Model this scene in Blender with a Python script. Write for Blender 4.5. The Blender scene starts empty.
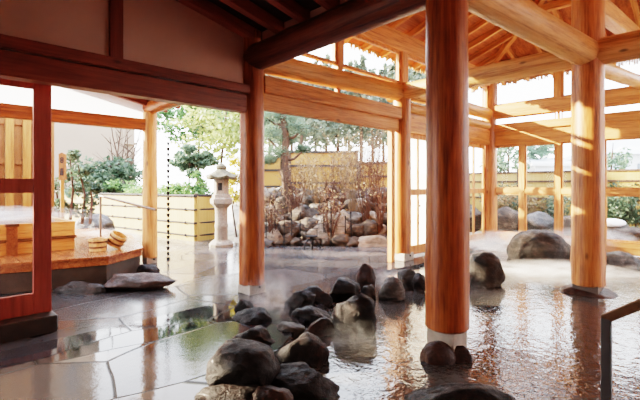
import bpy, bmesh, math, random
from mathutils import Vector, Matrix, noise as mnoise

R2 = math.sqrt(2.0)
F = 420.0          # focal length in pixels for a 640 wide frame
HY = 186.0         # horizon row
EYE = 1.40
scene = bpy.context.scene
COL = scene.collection

# ---------------------------------------------------------------- coordinates
# world x = u (along the garden wall), world y = v; the camera looks along (1,1)
def C(X, Y, z=0.0):                       # camera-aligned plan coordinates -> world
    return Vector(((X + Y) / R2, (Y - X) / R2, z))
def at(px, py, Y):                        # pixel at a depth
    return C((px - 320) / F * Y, Y, EYE + (HY - py) / F * Y)
def gp(px, py, z=0.0):                    # pixel on a horizontal plane
    Y = F * (EYE - z) / (py - HY)
    return C((px - 320) / F * Y, Y, z)
def pv(px, py, v):                        # pixel on a plane v = const
    r = (px - 320) / F
    u = v * (1 + r) / (1 - r); Y = (u + v) / R2
    return Vector((u, v, EYE + (HY - py) / F * Y))
def pu(px, py, u):                        # pixel on a plane u = const
    r = (px - 320) / F
    v = u * (1 - r) / (1 + r); Y = (u + v) / R2
    return Vector((u, v, EYE + (HY - py) / F * Y))

# ---------------------------------------------------------------- materials
def new_mat(name):
    m = bpy.data.materials.new(name); m.use_nodes = True
    nt = m.node_tree
    for n in list(nt.nodes): nt.nodes.remove(n)
    return m, nt
class NT:
    def __init__(s, nt): s.nt = nt
    def n(s, t, **kw):
        nd = s.nt.nodes.new(t)
        for k, v in kw.items(): setattr(nd, k, v)
        return nd
    def l(s, a, b): s.nt.links.new(a, b)
    def ramp(s, fac, stops):
        r = s.n('ShaderNodeValToRGB')
        e = r.color_ramp.elements
        while len(e) < len(stops): e.new(0.5)
        for i, (p, c) in enumerate(stops):
            e[i].position = p; e[i].color = (*c, 1) if len(c) == 3 else c
        s.l(fac, r.inputs[0]); return r.outputs[0]
    def noise(s, vec, scale, detail=4, rough=.55, dist=0.0):
        t = s.n('ShaderNodeTexNoise'); t.inputs['Scale'].default_value = scale
        t.inputs['Detail'].default_value = detail; t.inputs['Roughness'].default_value = rough
        t.inputs['Distortion'].default_value = dist
        s.l(vec, t.inputs['Vector']); return t.outputs['Fac']
    def mapping(s, vec, scale):
        m = s.n('ShaderNodeMapping'); m.inputs['Scale'].default_value = scale
        s.l(vec, m.inputs['Vector']); return m.outputs[0]
    def math(s, op, a, b=None, clamp=False):
        m = s.n('ShaderNodeMath', operation=op); m.use_clamp = clamp
        for i, x in enumerate((a, b)):
            if x is None: continue
            if isinstance(x, (int, float)): m.inputs[i].default_value = x
            else: s.l(x, m.inputs[i])
        return m.outputs[0]
    def mix(s, fac, a, b, mode='MIX'):
        m = s.n('ShaderNodeMix', data_type='RGBA', blend_type=mode)
        for sock, x in ((m.inputs[0], fac), (m.inputs[6], a), (m.inputs[7], b)):
            if isinstance(x, (int, float)): sock.default_value = x
            elif isinstance(x, tuple): sock.default_value = (*x, 1)
            else: s.l(x, sock)
        return m.outputs[2]
    def bump(s, h, strength, dist=.02):
        b = s.n('ShaderNodeBump'); b.inputs['Strength'].default_value = strength
        b.inputs['Distance'].default_value = dist; s.l(h, b.inputs['Height']); return b.outputs[0]
    def out(s, sh, vol=False):
        o = s.n('ShaderNodeOutputMaterial'); s.l(sh, o.inputs[1 if vol else 0])
    def bsdf(s, **kw):
        b = s.n('ShaderNodeBsdfPrincipled')
        for k, v in kw.items():
            k = k.replace('_', ' ')
            if isinstance(v, (int, float)): b.inputs[k].default_value = v
            elif isinstance(v, tuple): b.inputs[k].default_value = (*v, 1)
            else: s.l(v, b.inputs[k])
        return b.outputs[0]
    def obj(s):
        return s.n('ShaderNodeTexCoord').outputs['Object']
    def rnd(s):
        return s.n('ShaderNodeObjectInfo').outputs['Random']

def wood(name, dark, mid, light, axis='z', rough=.5, knots=True, grain=1.0, coat=0.0, bump=.25):
    m, nt = new_mat(name); g = NT(nt)
    sc = {'x': (.35, 6, 6), 'y': (6, .35, 6), 'z': (6, 6, .35)}[axis]
    co = g.obj()
    add = g.n('ShaderNodeVectorMath', operation='ADD'); g.l(co, add.inputs[0])
    rv = g.n('ShaderNodeCombineXYZ'); r = g.math('MULTIPLY', g.rnd(), 37.0)
    g.l(r, rv.inputs[0]); g.l(r, rv.inputs[1]); g.l(r, rv.inputs[2]); g.l(rv.outputs[0], add.inputs[1])
    v = g.mapping(add.outputs[0], sc)
    f1 = g.noise(v, 2.0 * grain, 6, .6, .8)
    f2 = g.noise(g.mapping(add.outputs[0], tuple(s * 4 for s in sc)), 2.5 * grain, 3, .6)
    blot = g.noise(add.outputs[0], 1.3, 3)
    f = g.math('ADD', g.math('MULTIPLY', f1, .6), g.math('MULTIPLY', f2, .4))
    col = g.ramp(f, [(.37, dark), (.5, mid), (.64, light)])
    col = g.mix(g.math('MULTIPLY', g.math('SUBTRACT', blot, .35, True), .9), col, dark)
    h = f
    if knots:
        kv = g.mapping(add.outputs[0], tuple(1.0 if s < 1 else 2.6 for s in sc))
        vo = g.n('ShaderNodeTexVoronoi', feature='F1'); vo.inputs['Scale'].default_value = 1.5
        g.l(kv, vo.inputs['Vector'])
        k = g.ramp(vo.outputs['Distance'], [(.04, (1, 1, 1)), (.10, (0, 0, 0))])
        col = g.mix(g.math('MULTIPLY', k, .75), col, tuple(c * .35 for c in dark))
    g.out(g.bsdf(Base_Color=col, Roughness=rough, Normal=g.bump(h, bump, .01), Coat_Weight=coat, Coat_Roughness=.25))
    return m

def plain(name, col, rough=.6, metal=0.0, var=.25, scale=6.0, bump=.1, spec=.5):
    m, nt = new_mat(name); g = NT(nt)
    n = g.noise(g.obj(), scale, 5)
    c = g.ramp(n, [(.3, tuple(x * (1 - var) for x in col)), (.7, tuple(min(1, x * (1 + var)) for x in col))])
    g.out(g.bsdf(Base_Color=c, Roughness=rough, Metallic=metal, Normal=g.bump(n, bump, .01), Specular_IOR_Level=spec))
    return m

def rockmat(name, dark, mid, light, rough=(.2, .55), bump=.7, wet=.0):
    m, nt = new_mat(name); g = NT(nt)
    co = g.obj(); info = g.rnd()
    add = g.n('ShaderNodeVectorMath', operation='ADD'); g.l(co, add.inputs[0])
    rv = g.n('ShaderNodeCombineXYZ'); r = g.math('MULTIPLY', info, 61.0)
    g.l(r, rv.inputs[0]); g.l(r, rv.inputs[1]); g.l(rv.outputs[0], add.inputs[1])
    n1 = g.noise(add.outputs[0], 2.6, 6, .65, .4)
    n2 = g.noise(add.outputs[0], 16, 5, .7)
    n3 = g.noise(g.mapping(add.outputs[0], (3, 3, 9)), 1.6, 4, .6, 1.0)
    col = g.ramp(g.math('ADD', g.math('MULTIPLY', n1, .6), g.math('MULTIPLY', n3, .4)), [(.36, dark), (.52, mid), (.68, light)])
    col = g.mix(g.math('MULTIPLY', n2, .6), col, dark)
    ro = g.n('ShaderNodeMapRange'); g.l(n2, ro.inputs[0])
    ro.inputs[1].default_value = .3; ro.inputs[2].default_value = .7
    ro.inputs[3].default_value = rough[0]; ro.inputs[4].default_value = rough[1]
    h = g.math('ADD', g.math('MULTIPLY', n1, .6), g.math('MULTIPLY', n2, .4))
    g.out(g.bsdf(Base_Color=col, Roughness=ro.outputs[0], Normal=g.bump(h, bump, .06), Coat_Weight=wet, Coat_Roughness=.12, Specular_IOR_Level=.35))
    return m

def leafmat(name, dark, light, trans=.4, rough=.5):
    m, nt = new_mat(name); g = NT(nt)
    n = g.noise(g.obj(), 5.0, 3)
    col = g.ramp(n, [(.35, dark), (.65, light)])
    p = g.bsdf(Base_Color=col, Roughness=rough)
    t = g.n('ShaderNodeBsdfTranslucent'); g.l(col, t.inputs[0])
    mx = g.n('ShaderNodeMixShader'); mx.inputs[0].default_value = trans
    g.l(p, mx.inputs[1]); g.l(t.outputs[0], mx.inputs[2]); g.out(mx.outputs[0])
    return m

M = {}
M['log'] = wood('log_orange', (.17, .036, .009), (.40, .105, .022), (.56, .19, .045), 'z', .42, coat=.12, bump=.35)
M['log_pale'] = wood('log_pale', (.42, .17, .055), (.70, .36, .135), (.82, .48, .22), 'z', .5)
M['log_shaded'] = wood('log_shaded', (.07, .018, .010), (.19, .050, .022), (.28, .085, .035), 'z', .45)  # darker copy of the log wood, the beam's shade put into its colour
M['log_amber'] = wood('log_amber', (.27, .08, .022), (.54, .195, .060), (.68, .31, .11), 'z', .42, coat=.12, bump=.3)
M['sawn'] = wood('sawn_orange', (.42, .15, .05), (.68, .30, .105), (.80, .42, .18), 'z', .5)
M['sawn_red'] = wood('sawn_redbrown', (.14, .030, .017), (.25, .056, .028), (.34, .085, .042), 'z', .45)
M['frame'] = wood('window_frame_wood', (.42, .145, .045), (.64, .26, .09), (.78, .39, .16), 'z', .5, knots=False)
M['door_red'] = wood('door_redbrown', (.26, .050, .032), (.36, .072, .045), (.42, .095, .058), 'z', .4, knots=False, bump=.1)
M['rafter'] = wood('rafter_wood', (.42, .16, .05), (.68, .29, .095), (.80, .43, .16), 'z', .55, knots=False)
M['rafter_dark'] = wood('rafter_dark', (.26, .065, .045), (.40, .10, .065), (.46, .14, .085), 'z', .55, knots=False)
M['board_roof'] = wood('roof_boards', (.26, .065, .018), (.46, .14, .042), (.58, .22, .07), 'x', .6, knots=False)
M['board_shaded'] = wood('roof_boards_shaded', (.035, .014, .012), (.055, .022, .017), (.075, .03, .022), 'y', .6, knots=False)  # roof boards again, with the unlit room's darkness put into the colour
M['board_fence'] = wood('fence_boards', (.28, .11, .022), (.40, .19, .045), (.46, .25, .07), 'z', .6)
M['fence_back'] = wood('fence_backboards', (.18, .065, .018), (.26, .10, .028), (.32, .14, .04), 'z', .6)
M['tub'] = wood('tub_cypress', (.50, .20, .055), (.74, .36, .11), (.84, .47, .17), 'x', .45, knots=False)
M['deckwood'] = wood('deck_wet_cypress', (.17, .05, .02), (.32, .105, .04), (.46, .18, .07), 'y', .22, knots=False, coat=.0)
M['bucket'] = wood('bucket_cypress', (.55, .30, .12), (.75, .46, .20), (.84, .58, .30), 'z', .5, knots=False)
M['copper'] = plain('copper_band', (.20, .085, .04), .4, .6)
M['stake'] = wood('stake_wood', (.28, .12, .025), (.40, .19, .045), (.46, .25, .07), 'z', .55, knots=False)
M['plaque'] = wood('plaque_wood', (.20, .06, .010), (.30, .10, .018), (.35, .13, .03), 'z', .5, knots=False)
M['ink'] = plain('ink_brown', (.03, .008, .004), .6)
M['plaster'] = plain('plaster_shade_cast', (.64, .40, .32), .85, var=.05, scale=2.0, bump=.05)  # white plaster with the shade's warm brown cast put into its colour
M['plaster_white'] = plain('plaster_white', (.86, .92, .97), .85, var=.03, scale=2.0, bump=.03)
M['building'] = plain('render_beige', (.27, .215, .165), .9, var=.04, scale=1.2, bump=.02)
M['concrete'] = plain('concrete_dark', (.055, .042, .034), .35, var=.35, scale=4.0, bump=.4)
M['shoe'] = plain('post_shoe_concrete', (.42, .37, .32), .5, var=.2, scale=9.0, bump=.2)
M['shoe_dark'] = plain('post_shoe_metal', (.16, .12, .10), .35, .4, var=.2, scale=9.0)
M['iron'] = plain('black_iron', (.02, .02, .022), .5, .6, var=.3)
M['rail'] = plain('handrail_dark', (.085, .083, .088), .45, .2, var=.2)
M['railtop'] = plain('handrail_bronze', (.16, .085, .05), .3, .5, var=.2)
M['steel'] = plain('brushed_steel', (.22, .165, .12), .5, .5, var=.15)
M['granite'] = plain('granite_pale', (.23, .19, .15), .8, var=.3, scale=30.0, bump=.3)
M['granite_moss'] = plain('granite_mossy', (.10, .088, .055), .85, var=.4, scale=14.0, bump=.5)
M['dark'] = plain('hollow_shade', (.015, .013, .012), .9)
M['rope'] = plain('black_palm_rope', (.035, .03, .028), .9, var=.4, scale=40)
M['bark'] = plain('bark', (.075, .045, .03), .9, var=.45, scale=14.0, bump=.8)
M['twig'] = plain('twig_red', (.085, .036, .020), .8, var=.35, scale=9)
M['twig_pale'] = plain('twig_pale', (.19, .13, .08), .8, var=.35, scale=9)
M['earth'] = plain('garden_earth', (.46, .38, .29), .9, var=.4, scale=3.0, bump=.6)
M['snow'] = plain('snow', (.85, .87, .9), .8, var=.05)
M['houseblue'] = plain('house_wall_blue', (.55, .60, .66), .8, var=.05)
M['houseroof'] = plain('house_roof_grey', (.62, .66, .70), .6, var=.08)
M['windowdark'] = plain('house_window', (.12, .15, .18), .2, var=.2)
M['thatch'] = wood('eave_reed', (.30, .17, .08), (.48, .30, .15), (.60, .42, .24), 'z', .9, knots=False)
M['rock_wet'] = rockmat('rock_wet', (.004, .0022, .0018), (.015, .0075, .0055), (.062, .029, .020), (.4, .8), 1.2, .06)
M['rock_red'] = rockmat('rock_reddish', (.018, .008, .006), (.065, .028, .018), (.15, .07, .045), (.35, .7), 1.0, .08)
M['rock_grey'] = rockmat('rock_grey', (.03, .026, .023), (.10, .086, .075), (.27, .235, .205), (.4, .8), 1.0, .05)
M['rock_brown'] = rockmat('rock_brown', (.012, .009, .007), (.055, .042, .034), (.17, .135, .11), (.4, .8), 1.2, .05)
M['rock_tan'] = rockmat('rock_tan', (.02, .013, .009), (.095, .064, .044), (.28, .21, .155), (.6, .9), 1.2)
M['rock_pale'] = rockmat('rock_pale', (.10, .078, .056), (.28, .225, .175), (.48, .41, .34), (.6, .9), .9)
M['leaf_dark'] = leafmat('leaf_dark', (.03, .055, .032), (.14, .19, .12))
M['leaf_mid'] = leafmat('leaf_mid', (.06, .13, .05), (.17, .28, .10))
M['leaf_yellow'] = leafmat('leaf_yellow', (.17, .21, .06), (.36, .40, .15))
M['leaf_gold'] = leafmat('leaf_gold', (.45, .36, .06), (.70, .58, .16))
M['leaf_pine'] = leafmat('leaf_pine', (.075, .12, .085), (.20, .28, .19))
M['leaf_far'] = leafmat('leaf_far', (.075, .10, .075), (.19, .22, .16))
M['leaf_hedge'] = leafmat('leaf_hedge', (.12, .23, .08), (.30, .42, .17))
M['leaf_dry'] = leafmat('leaf_dry', (.13, .07, .03), (.34, .24, .13))

def mk_bamboo(name, a, b, scale=26.0):
    m, nt = new_mat(name); g = NT(nt)
    co = g.obj()
    sx = g.n('ShaderNodeSeparateXYZ'); g.l(co, sx.inputs[0])
    t = g.math('ADD', sx.outputs[0], sx.outputs[1])
    fr = g.math('FRACT', g.math('MULTIPLY', t, scale))
    edge = g.math('ABSOLUTE', g.math('SUBTRACT', fr, .5))
    idn = g.n('ShaderNodeTexWhiteNoise', noise_dimensions='1D'); g.l(g.math('FLOOR', g.math('MULTIPLY', t, scale)), idn.inputs['W'])
    col = g.mix(idn.outputs['Value'], a, b)
    dk = g.ramp(edge, [(.40, (0, 0, 0)), (.5, (1, 1, 1))])
    col = g.mix(g.math('MULTIPLY', dk, .55), col, tuple(x * .4 for x in a))
    nz = g.noise(co, 2.5, 4)
    col = g.mix(g.math('MULTIPLY', nz, .35), col, tuple(x * .65 for x in a))
    h = g.math('SUBTRACT', .25, g.math('MULTIPLY', edge, edge))
    g.out(g.bsdf(Base_Color=col, Roughness=.55, Normal=g.bump(h, .5, .02)))
    return m
M['bamboo'] = mk_bamboo('bamboo_pale', (.40, .25, .075), (.48, .32, .11))
M['bamboo_tan'] = mk_bamboo('bamboo_tan', (.32, .16, .036), (.44, .235, .062), 20)

def mk_floor():
    m, nt = new_mat('wet_slate'); g = NT(nt)
    co = g.obj()
    warp = g.n('ShaderNodeTexNoise'); warp.inputs['Scale'].default_value = 1.2; warp.inputs['Detail'].default_value = 1
    g.l(co, warp.inputs['Vector'])
    wv = g.n('ShaderNodeVectorMath', operation='MULTIPLY_ADD')
    g.l(warp.outputs['Color'], wv.inputs[0]); wv.inputs[1].default_value = (.14, .14, 0); g.l(co, wv.inputs[2])
    flat = g.mapping(wv.outputs[0], (.8, 1.35, 0))
    vo = g.n('ShaderNodeTexVoronoi', feature='DISTANCE_TO_EDGE'); vo.inputs['Scale'].default_value = .92
    g.l(flat, vo.inputs['Vector'])
    vc = g.n('ShaderNodeTexVoronoi', feature='F1'); vc.inputs['Scale'].default_value = .92
    g.l(flat, vc.inputs['Vector'])
    joint = g.ramp(vo.outputs['Distance'], [(.003, (.15, .15, .15)), (.012, (1, 1, 1))])
    sep = g.n('ShaderNodeSeparateColor'); g.l(vc.outputs['Color'], sep.inputs[0])
    base = g.ramp(sep.outputs[0], [(.0, (.028, .024, .026)), (.5, (.052, .046, .049)), (1, (.085, .074, .075))])
    sxy = g.n('ShaderNodeSeparateXYZ'); g.l(co, sxy.inputs[0])
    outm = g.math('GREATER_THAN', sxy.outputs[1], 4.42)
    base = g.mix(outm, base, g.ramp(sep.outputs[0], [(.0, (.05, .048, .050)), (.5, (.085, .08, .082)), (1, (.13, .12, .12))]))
    n1 = g.noise(co, 5.0, 6, .6)
    n2 = g.noise(co, 1.1, 4, .6)
    n3 = g.noise(co, 24.0, 4, .6)
    base = g.mix(g.math('MULTIPLY', n1, .5), base, (.014, .011, .012))
    base = g.mix(g.math('SUBTRACT', 1.0, joint), base, (.012, .010, .010))
    wetm = g.ramp(g.math('ADD', g.math('MULTIPLY', n2, .75), g.math('MULTIPLY', sep.outputs[1], .25)), [(.40, (0, 0, 0)), (.56, (1, 1, 1))])
    ro = g.n('ShaderNodeMapRange'); g.l(wetm, ro.inputs[0])
    ro.inputs[3].default_value = .10; ro.inputs[4].default_value = .03
    slab = g.math('ADD', g.math('MULTIPLY', joint, .22), g.math('MULTIPLY', n3, .10))
    slab = g.math('ADD', slab, g.math('MULTIPLY', n1, .20))
    st = g.n('ShaderNodeMapRange'); g.l(wetm, st.inputs[0]); st.inputs[3].default_value = .55; st.inputs[4].default_value = .12
    b = g.n('ShaderNodeBump'); b.inputs['Distance'].default_value = .012
    g.l(slab, b.inputs['Height']); g.l(st.outputs[0], b.inputs['Strength'])
    tilt = g.n('ShaderNodeVectorMath', operation='MULTIPLY_ADD')
    g.l(vc.outputs['Color'], tilt.inputs[0]); tilt.inputs[1].default_value = (.014, .014, 0)
    g.l(b.outputs[0], tilt.inputs[2])
    nn = g.n('ShaderNodeVectorMath', operation='NORMALIZE'); g.l(tilt.outputs[0], nn.inputs[0])
    rj = g.math('ADD', g.math('ADD', ro.outputs[0], g.math('MULTIPLY', outm, .12)), g.math('MULTIPLY', g.math('SUBTRACT', 1.0, joint), .25))
    g.out(g.bsdf(Base_Color=base, Roughness=rj, Normal=nn.outputs[0], Specular_IOR_Level=g.math('MULTIPLY', joint, .24)))
    return m
M['floor'] = mk_floor()

def mk_water(name, col, s=1.0, bump=.5):
    m, nt = new_mat(name); g = NT(nt)
    co = g.obj()
    n1 = g.noise(g.mapping(co, (1, 1, 1)), 9.0 * s, 3, .5, .4)
    n2 = g.noise(co, 30.0 * s, 2, .5, .3)
    n3 = g.noise(co, 3.0 * s, 2, .5)
    h = g.math('ADD', g.math('MULTIPLY', n1, .55), g.math('MULTIPLY', n2, .22))
    h = g.math('ADD', h, g.math('MULTIPLY', n3, .45))
    g.out(g.bsdf(Base_Color=col, Roughness=.04, IOR=1.33, Normal=g.bump(h, bump * .8, .022), Specular_IOR_Level=1.0))
    return m
M['water'] = mk_water('hot_spring_water', (.062, .056, .052))
M['tubwater'] = mk_water('tub_water', (.10, .11, .11), 2.0, .2)

def mk_glass():
    m, nt = new_mat('window_glass'); g = NT(nt)
    lw = g.n('ShaderNodeLayerWeight'); lw.inputs[0].default_value = .25
    t = g.n('ShaderNodeBsdfTransparent'); t.inputs[0].default_value = (.94, .95, .95, 1)
    gl = g.n('ShaderNodeBsdfGlossy'); gl.inputs['Roughness'].default_value = .02
    mx = g.n('ShaderNodeMixShader'); g.l(g.math('MULTIPLY', lw.outputs['Fresnel'], .5), mx.inputs[0])
    g.l(t.outputs[0], mx.inputs[1]); g.l(gl.outputs[0], mx.inputs[2]); g.out(mx.outputs[0])
    return m
M['glass'] = mk_glass()

def mk_frost():
    m, nt = new_mat('frosted_glass'); g = NT(nt)
    t = g.n('ShaderNodeBsdfTranslucent'); t.inputs[0].default_value = (.95, .90, .78, 1)
    d = g.n('ShaderNodeBsdfTransparent'); mx = g.n('ShaderNodeMixShader'); mx.inputs[0].default_value = .25
    g.l(t.outputs[0], mx.inputs[1]); g.l(d.outputs[0], mx.inputs[2])
    gl = g.n('ShaderNodeBsdfGlossy'); gl.inputs['Roughness'].default_value = .1
    m2 = g.n('ShaderNodeMixShader'); m2.inputs[0].default_value = .05
    g.l(mx.outputs[0], m2.inputs[1]); g.l(gl.outputs[0], m2.inputs[2]); g.out(m2.outputs[0])
    return m
M['frost'] = mk_frost()
def mk_lit_plaster():  # translucency added to the plaster gable so sky behind brightens it
    m, nt = new_mat('translucent_plaster'); g = NT(nt)
    n = g.noise(g.obj(), 3.0, 3); c = g.ramp(n, [(.3, (.80, .86, .93)), (.7, (.84, .89, .95))])
    t = g.n('ShaderNodeBsdfTranslucent'); g.l(c, t.inputs[0])
    p = g.bsdf(Base_Color=c, Roughness=.6); mx = g.n('ShaderNodeMixShader'); mx.inputs[0].default_value = .6
    g.l(p, mx.inputs[1]); g.l(t.outputs[0], mx.inputs[2]); g.out(mx.outputs[0]); return m
M['lit_plaster'] = mk_lit_plaster()
def mk_steam():
    m, nt = new_mat('steam'); g = NT(nt)
    co = g.obj()
    ln = g.n('ShaderNodeVectorMath', operation='LENGTH'); g.l(co, ln.inputs[0])
    fall = g.ramp(ln.outputs['Value'], [(.15, (1, 1, 1)), (.98, (0, 0, 0))])
    add = g.n('ShaderNodeVectorMath', operation='ADD'); g.l(co, add.inputs[0])
    rv = g.n('ShaderNodeCombineXYZ'); r = g.math('MULTIPLY', g.rnd(), 50.0)
    g.l(r, rv.inputs[0]); g.l(r, rv.inputs[1]); g.l(rv.outputs[0], add.inputs[1])
    nz = g.noise(add.outputs[0], 2.6, 4, .6, .8)
    nz = g.ramp(nz, [(.40, (0, 0, 0)), (.66, (1, 1, 1))])
    at_ = g.n('ShaderNodeAttribute', attribute_type='OBJECT', attribute_name='density')
    d = g.math('MULTIPLY', g.math('MULTIPLY', fall, nz), at_.outputs['Fac'])
    v = g.n('ShaderNodeVolumeScatter'); v.inputs['Color'].default_value = (.98, .97, .95, 1)
    v.inputs['Anisotropy'].default_value = .1
    g.l(d, v.inputs['Density']); g.out(v.outputs[0], True)
    return m
M['steam'] = mk_steam()

# ---------------------------------------------------------------- mesh helpers
def put(o, parent=None):
    COL.objects.link(o)
    if parent is not None:
        o.parent = parent
        o.matrix_parent_inverse = world_of(parent).inverted()
    return o
def world_of(o):
    if o in ROOTS: return ROOTS[o]
    if o.parent is None: return o.matrix_basis.copy()
    return world_of(o.parent) @ o.matrix_parent_inverse @ o.matrix_basis
ROOTS = {}
def tag(o, label=None, cat=None, group=None, kind=None):
    if label: o['label'] = label
    if cat: o['category'] = cat
    if group: o['group'] = group
    if kind: o['kind'] = kind
    return o
def thing(name, label, cat, loc=(0, 0, 0), group=None, kind=None):
    o = bpy.data.objects.new(name, None); o.empty_display_size = .1
    o.location = loc; COL.objects.link(o)
    ROOTS[o] = Matrix.Translation(Vector(loc))
    return tag(o, label, cat, group, kind)

class MB:
    def __init__(s): s.v = []; s.f = []
    def add(s, vs, fs):
        b = len(s.v); s.v += [tuple(x) for x in vs]; s.f += [tuple(i + b for i in f) for f in fs]; return s
    def box(s, lo, hi):
        x0, y0, z0 = lo; x1, y1, z1 = hi
        return s.add([(x0, y0, z0), (x1, y0, z0), (x1, y1, z0), (x0, y1, z0), (x0, y0, z1), (x1, y0, z1), (x1, y1, z1), (x0, y1, z1)],
                     [(3, 2, 1, 0), (4, 5, 6, 7), (0, 1, 5, 4), (1, 2, 6, 5), (2, 3, 7, 6), (3, 0, 4, 7)])
    def bar(s, p0, p1, w, h, up=(0, 0, 1)):
        p0 = Vector(p0); p1 = Vector(p1); d = (p1 - p0).normalized(); up = Vector(up)
        if abs(d.dot(up)) > .98: up = Vector((1, 0, 0))
        a = d.cross(up).normalized(); b = a.cross(d).normalized()
        q = []
        for p in (p0, p1):
            for sa, sb in ((-1, -1), (1, -1), (1, 1), (-1, 1)): q.append(p + a * sa * w / 2 + b * sb * h / 2)
        return s.add(q, [(3, 2, 1, 0), (4, 5, 6, 7), (0, 1, 5, 4), (1, 2, 6, 5), (2, 3, 7, 6), (3, 0, 4, 7)])
    def tube(s, pts, rad, n=8, cap=True):
        pts = [Vector(p) for p in pts]
        if isinstance(rad, (int, float)): rad = [rad] * len(pts)
        ref = None; rings = []
        for i, p in enumerate(pts):
            d = (pts[min(i + 1, len(pts) - 1)] - pts[max(i - 1, 0)])
            d = d.normalized() if d.length > 1e-9 else Vector((0, 0, 1))
            if ref is None:
                ref = Vector((1, 0, 0)) if abs(d.x) < .8 else Vector((0, 1, 0))
            a = (ref - d * ref.dot(d)).normalized(); ref = a; b = d.cross(a)
            rings.append([p + (a * math.cos(2 * math.pi * k / n) + b * math.sin(2 * math.pi * k / n)) * rad[i] for k in range(n)])
        vs = [q for r in rings for q in r]; fs = []
        for i in range(len(pts) - 1):
            for k in range(n):
                k2 = (k + 1) % n
                fs.append((i * n + k, i * n + k2, (i + 1) * n + k2, (i + 1) * n + k))
        if cap:
            fs.append(tuple(reversed(range(n)))); fs.append(tuple((len(pts) - 1) * n + k for k in range(n)))
        return s.add(vs, fs)
    def lathe(s, c, prof, n=20, ang0=0.0):
        c = Vector(c); vs = []; fs = []
        for r, z in prof:
            for k in range(n):
                a = ang0 + 2 * math.pi * k / n
                vs.append(c + Vector((r * math.cos(a), r * math.sin(a), z)))
        m = len(prof)
        for i in range(m - 1):
            for k in range(n):
                k2 = (k + 1) % n
                fs.append((i * n + k, i * n + k2, (i + 1) * n + k2, (i + 1) * n + k))
        fs.append(tuple(reversed(range(n)))); fs.append(tuple((m - 1) * n + k for k in range(n)))
        return s.add(vs, fs)
    def build(s, name, mat, parent=None, smooth=False, bevel=0.0, mtx=None):
        me = bpy.data.meshes.new(name); me.from_pydata(s.v, [], s.f); me.update()
        bm = bmesh.new(); bm.from_mesh(me)
        if len(bm.faces) < 20000: bmesh.ops.recalc_face_normals(bm, faces=bm.faces)
        bm.to_mesh(me); bm.free()
        if smooth:
            me.shade_smooth()
            try: me.set_sharp_from_angle(angle=math.radians(40))
            except Exception: pass
        me.materials.append(mat)
        o = bpy.data.objects.new(name, me); put(o, parent)
        if mtx is not None: o.matrix_basis = mtx
        if bevel:
            b = o.modifiers.new('bevel', 'BEVEL'); b.width = bevel; b.segments = 2; b.limit_method = 'ANGLE'
        return o

def axis_mtx(p0, p1, up=(0, 0, 1)):
    p0 = Vector(p0); p1 = Vector(p1); d = (p1 - p0).normalized(); up = Vector(up)
    if abs(d.dot(up)) > .98: up = Vector((1, 0, 0))
    a = up.cross(d).normalized(); b = d.cross(a)
    m = Matrix((a, b, d)).transposed().to_4x4(); m.translation = p0
    return m, (p1 - p0).length

def log_obj(name, p0, p1, r0, r1, mat, parent=None, seed=0, n=28, chamfer=.03):
    m, L = axis_mtx(p0, p1)
    rng = random.Random(seed); rings = max(6, int(L / .22)); mb = MB(); vs = []; fs = []
    lump = [(rng.uniform(0, L), rng.uniform(0, 6.28), rng.uniform(.004, .016)) for _ in range(int(L * 2.5))]
    zs = [0, chamfer * .5] + [L * (i + .5) / rings for i in range(rings)] + [L - chamfer * .5, L]
    for i, z in enumerate(zs):
        r = r0 + (r1 - r0) * z / L
        if i in (0, len(zs) - 1): r -= chamfer * .6
        for k in range(n):
            a = 2 * math.pi * k / n
            rr = r * (1 + .018 * math.sin(3 * a + seed) * math.sin(z * 1.7 + seed) + .012 * math.sin(2 * a - z))
            for (lz, la, lh) in lump:
                da = (a - la + math.pi) % (2 * math.pi) - math.pi
                rr += lh * math.exp(-((z - lz) / .09) ** 2 - (da * r / .07) ** 2)
            vs.append((rr * math.cos(a), rr * math.sin(a), z))
    for i in range(len(zs) - 1):
        for k in range(n):
            k2 = (k + 1) % n; fs.append((i * n + k, i * n + k2, (i + 1) * n + k2, (i + 1) * n + k))
    fs.append(tuple(reversed(range(n)))); fs.append(tuple((len(zs) - 1) * n + k for k in range(n)))
    mb.add(vs, fs)
    return mb.build(name, mat, parent, smooth=True, mtx=m)

def beam_obj(name, p0, p1, w, h, mat, parent=None, bevel=.008, up=(0, 0, 1)):
    m, L = axis_mtx(p0, p1, up)
    return MB().box((-w / 2, -h / 2, 0), (w / 2, h / 2, L)).build(name, mat, parent, bevel=bevel, mtx=m)

def struct(o): o['kind'] = 'structure'; return o

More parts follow.
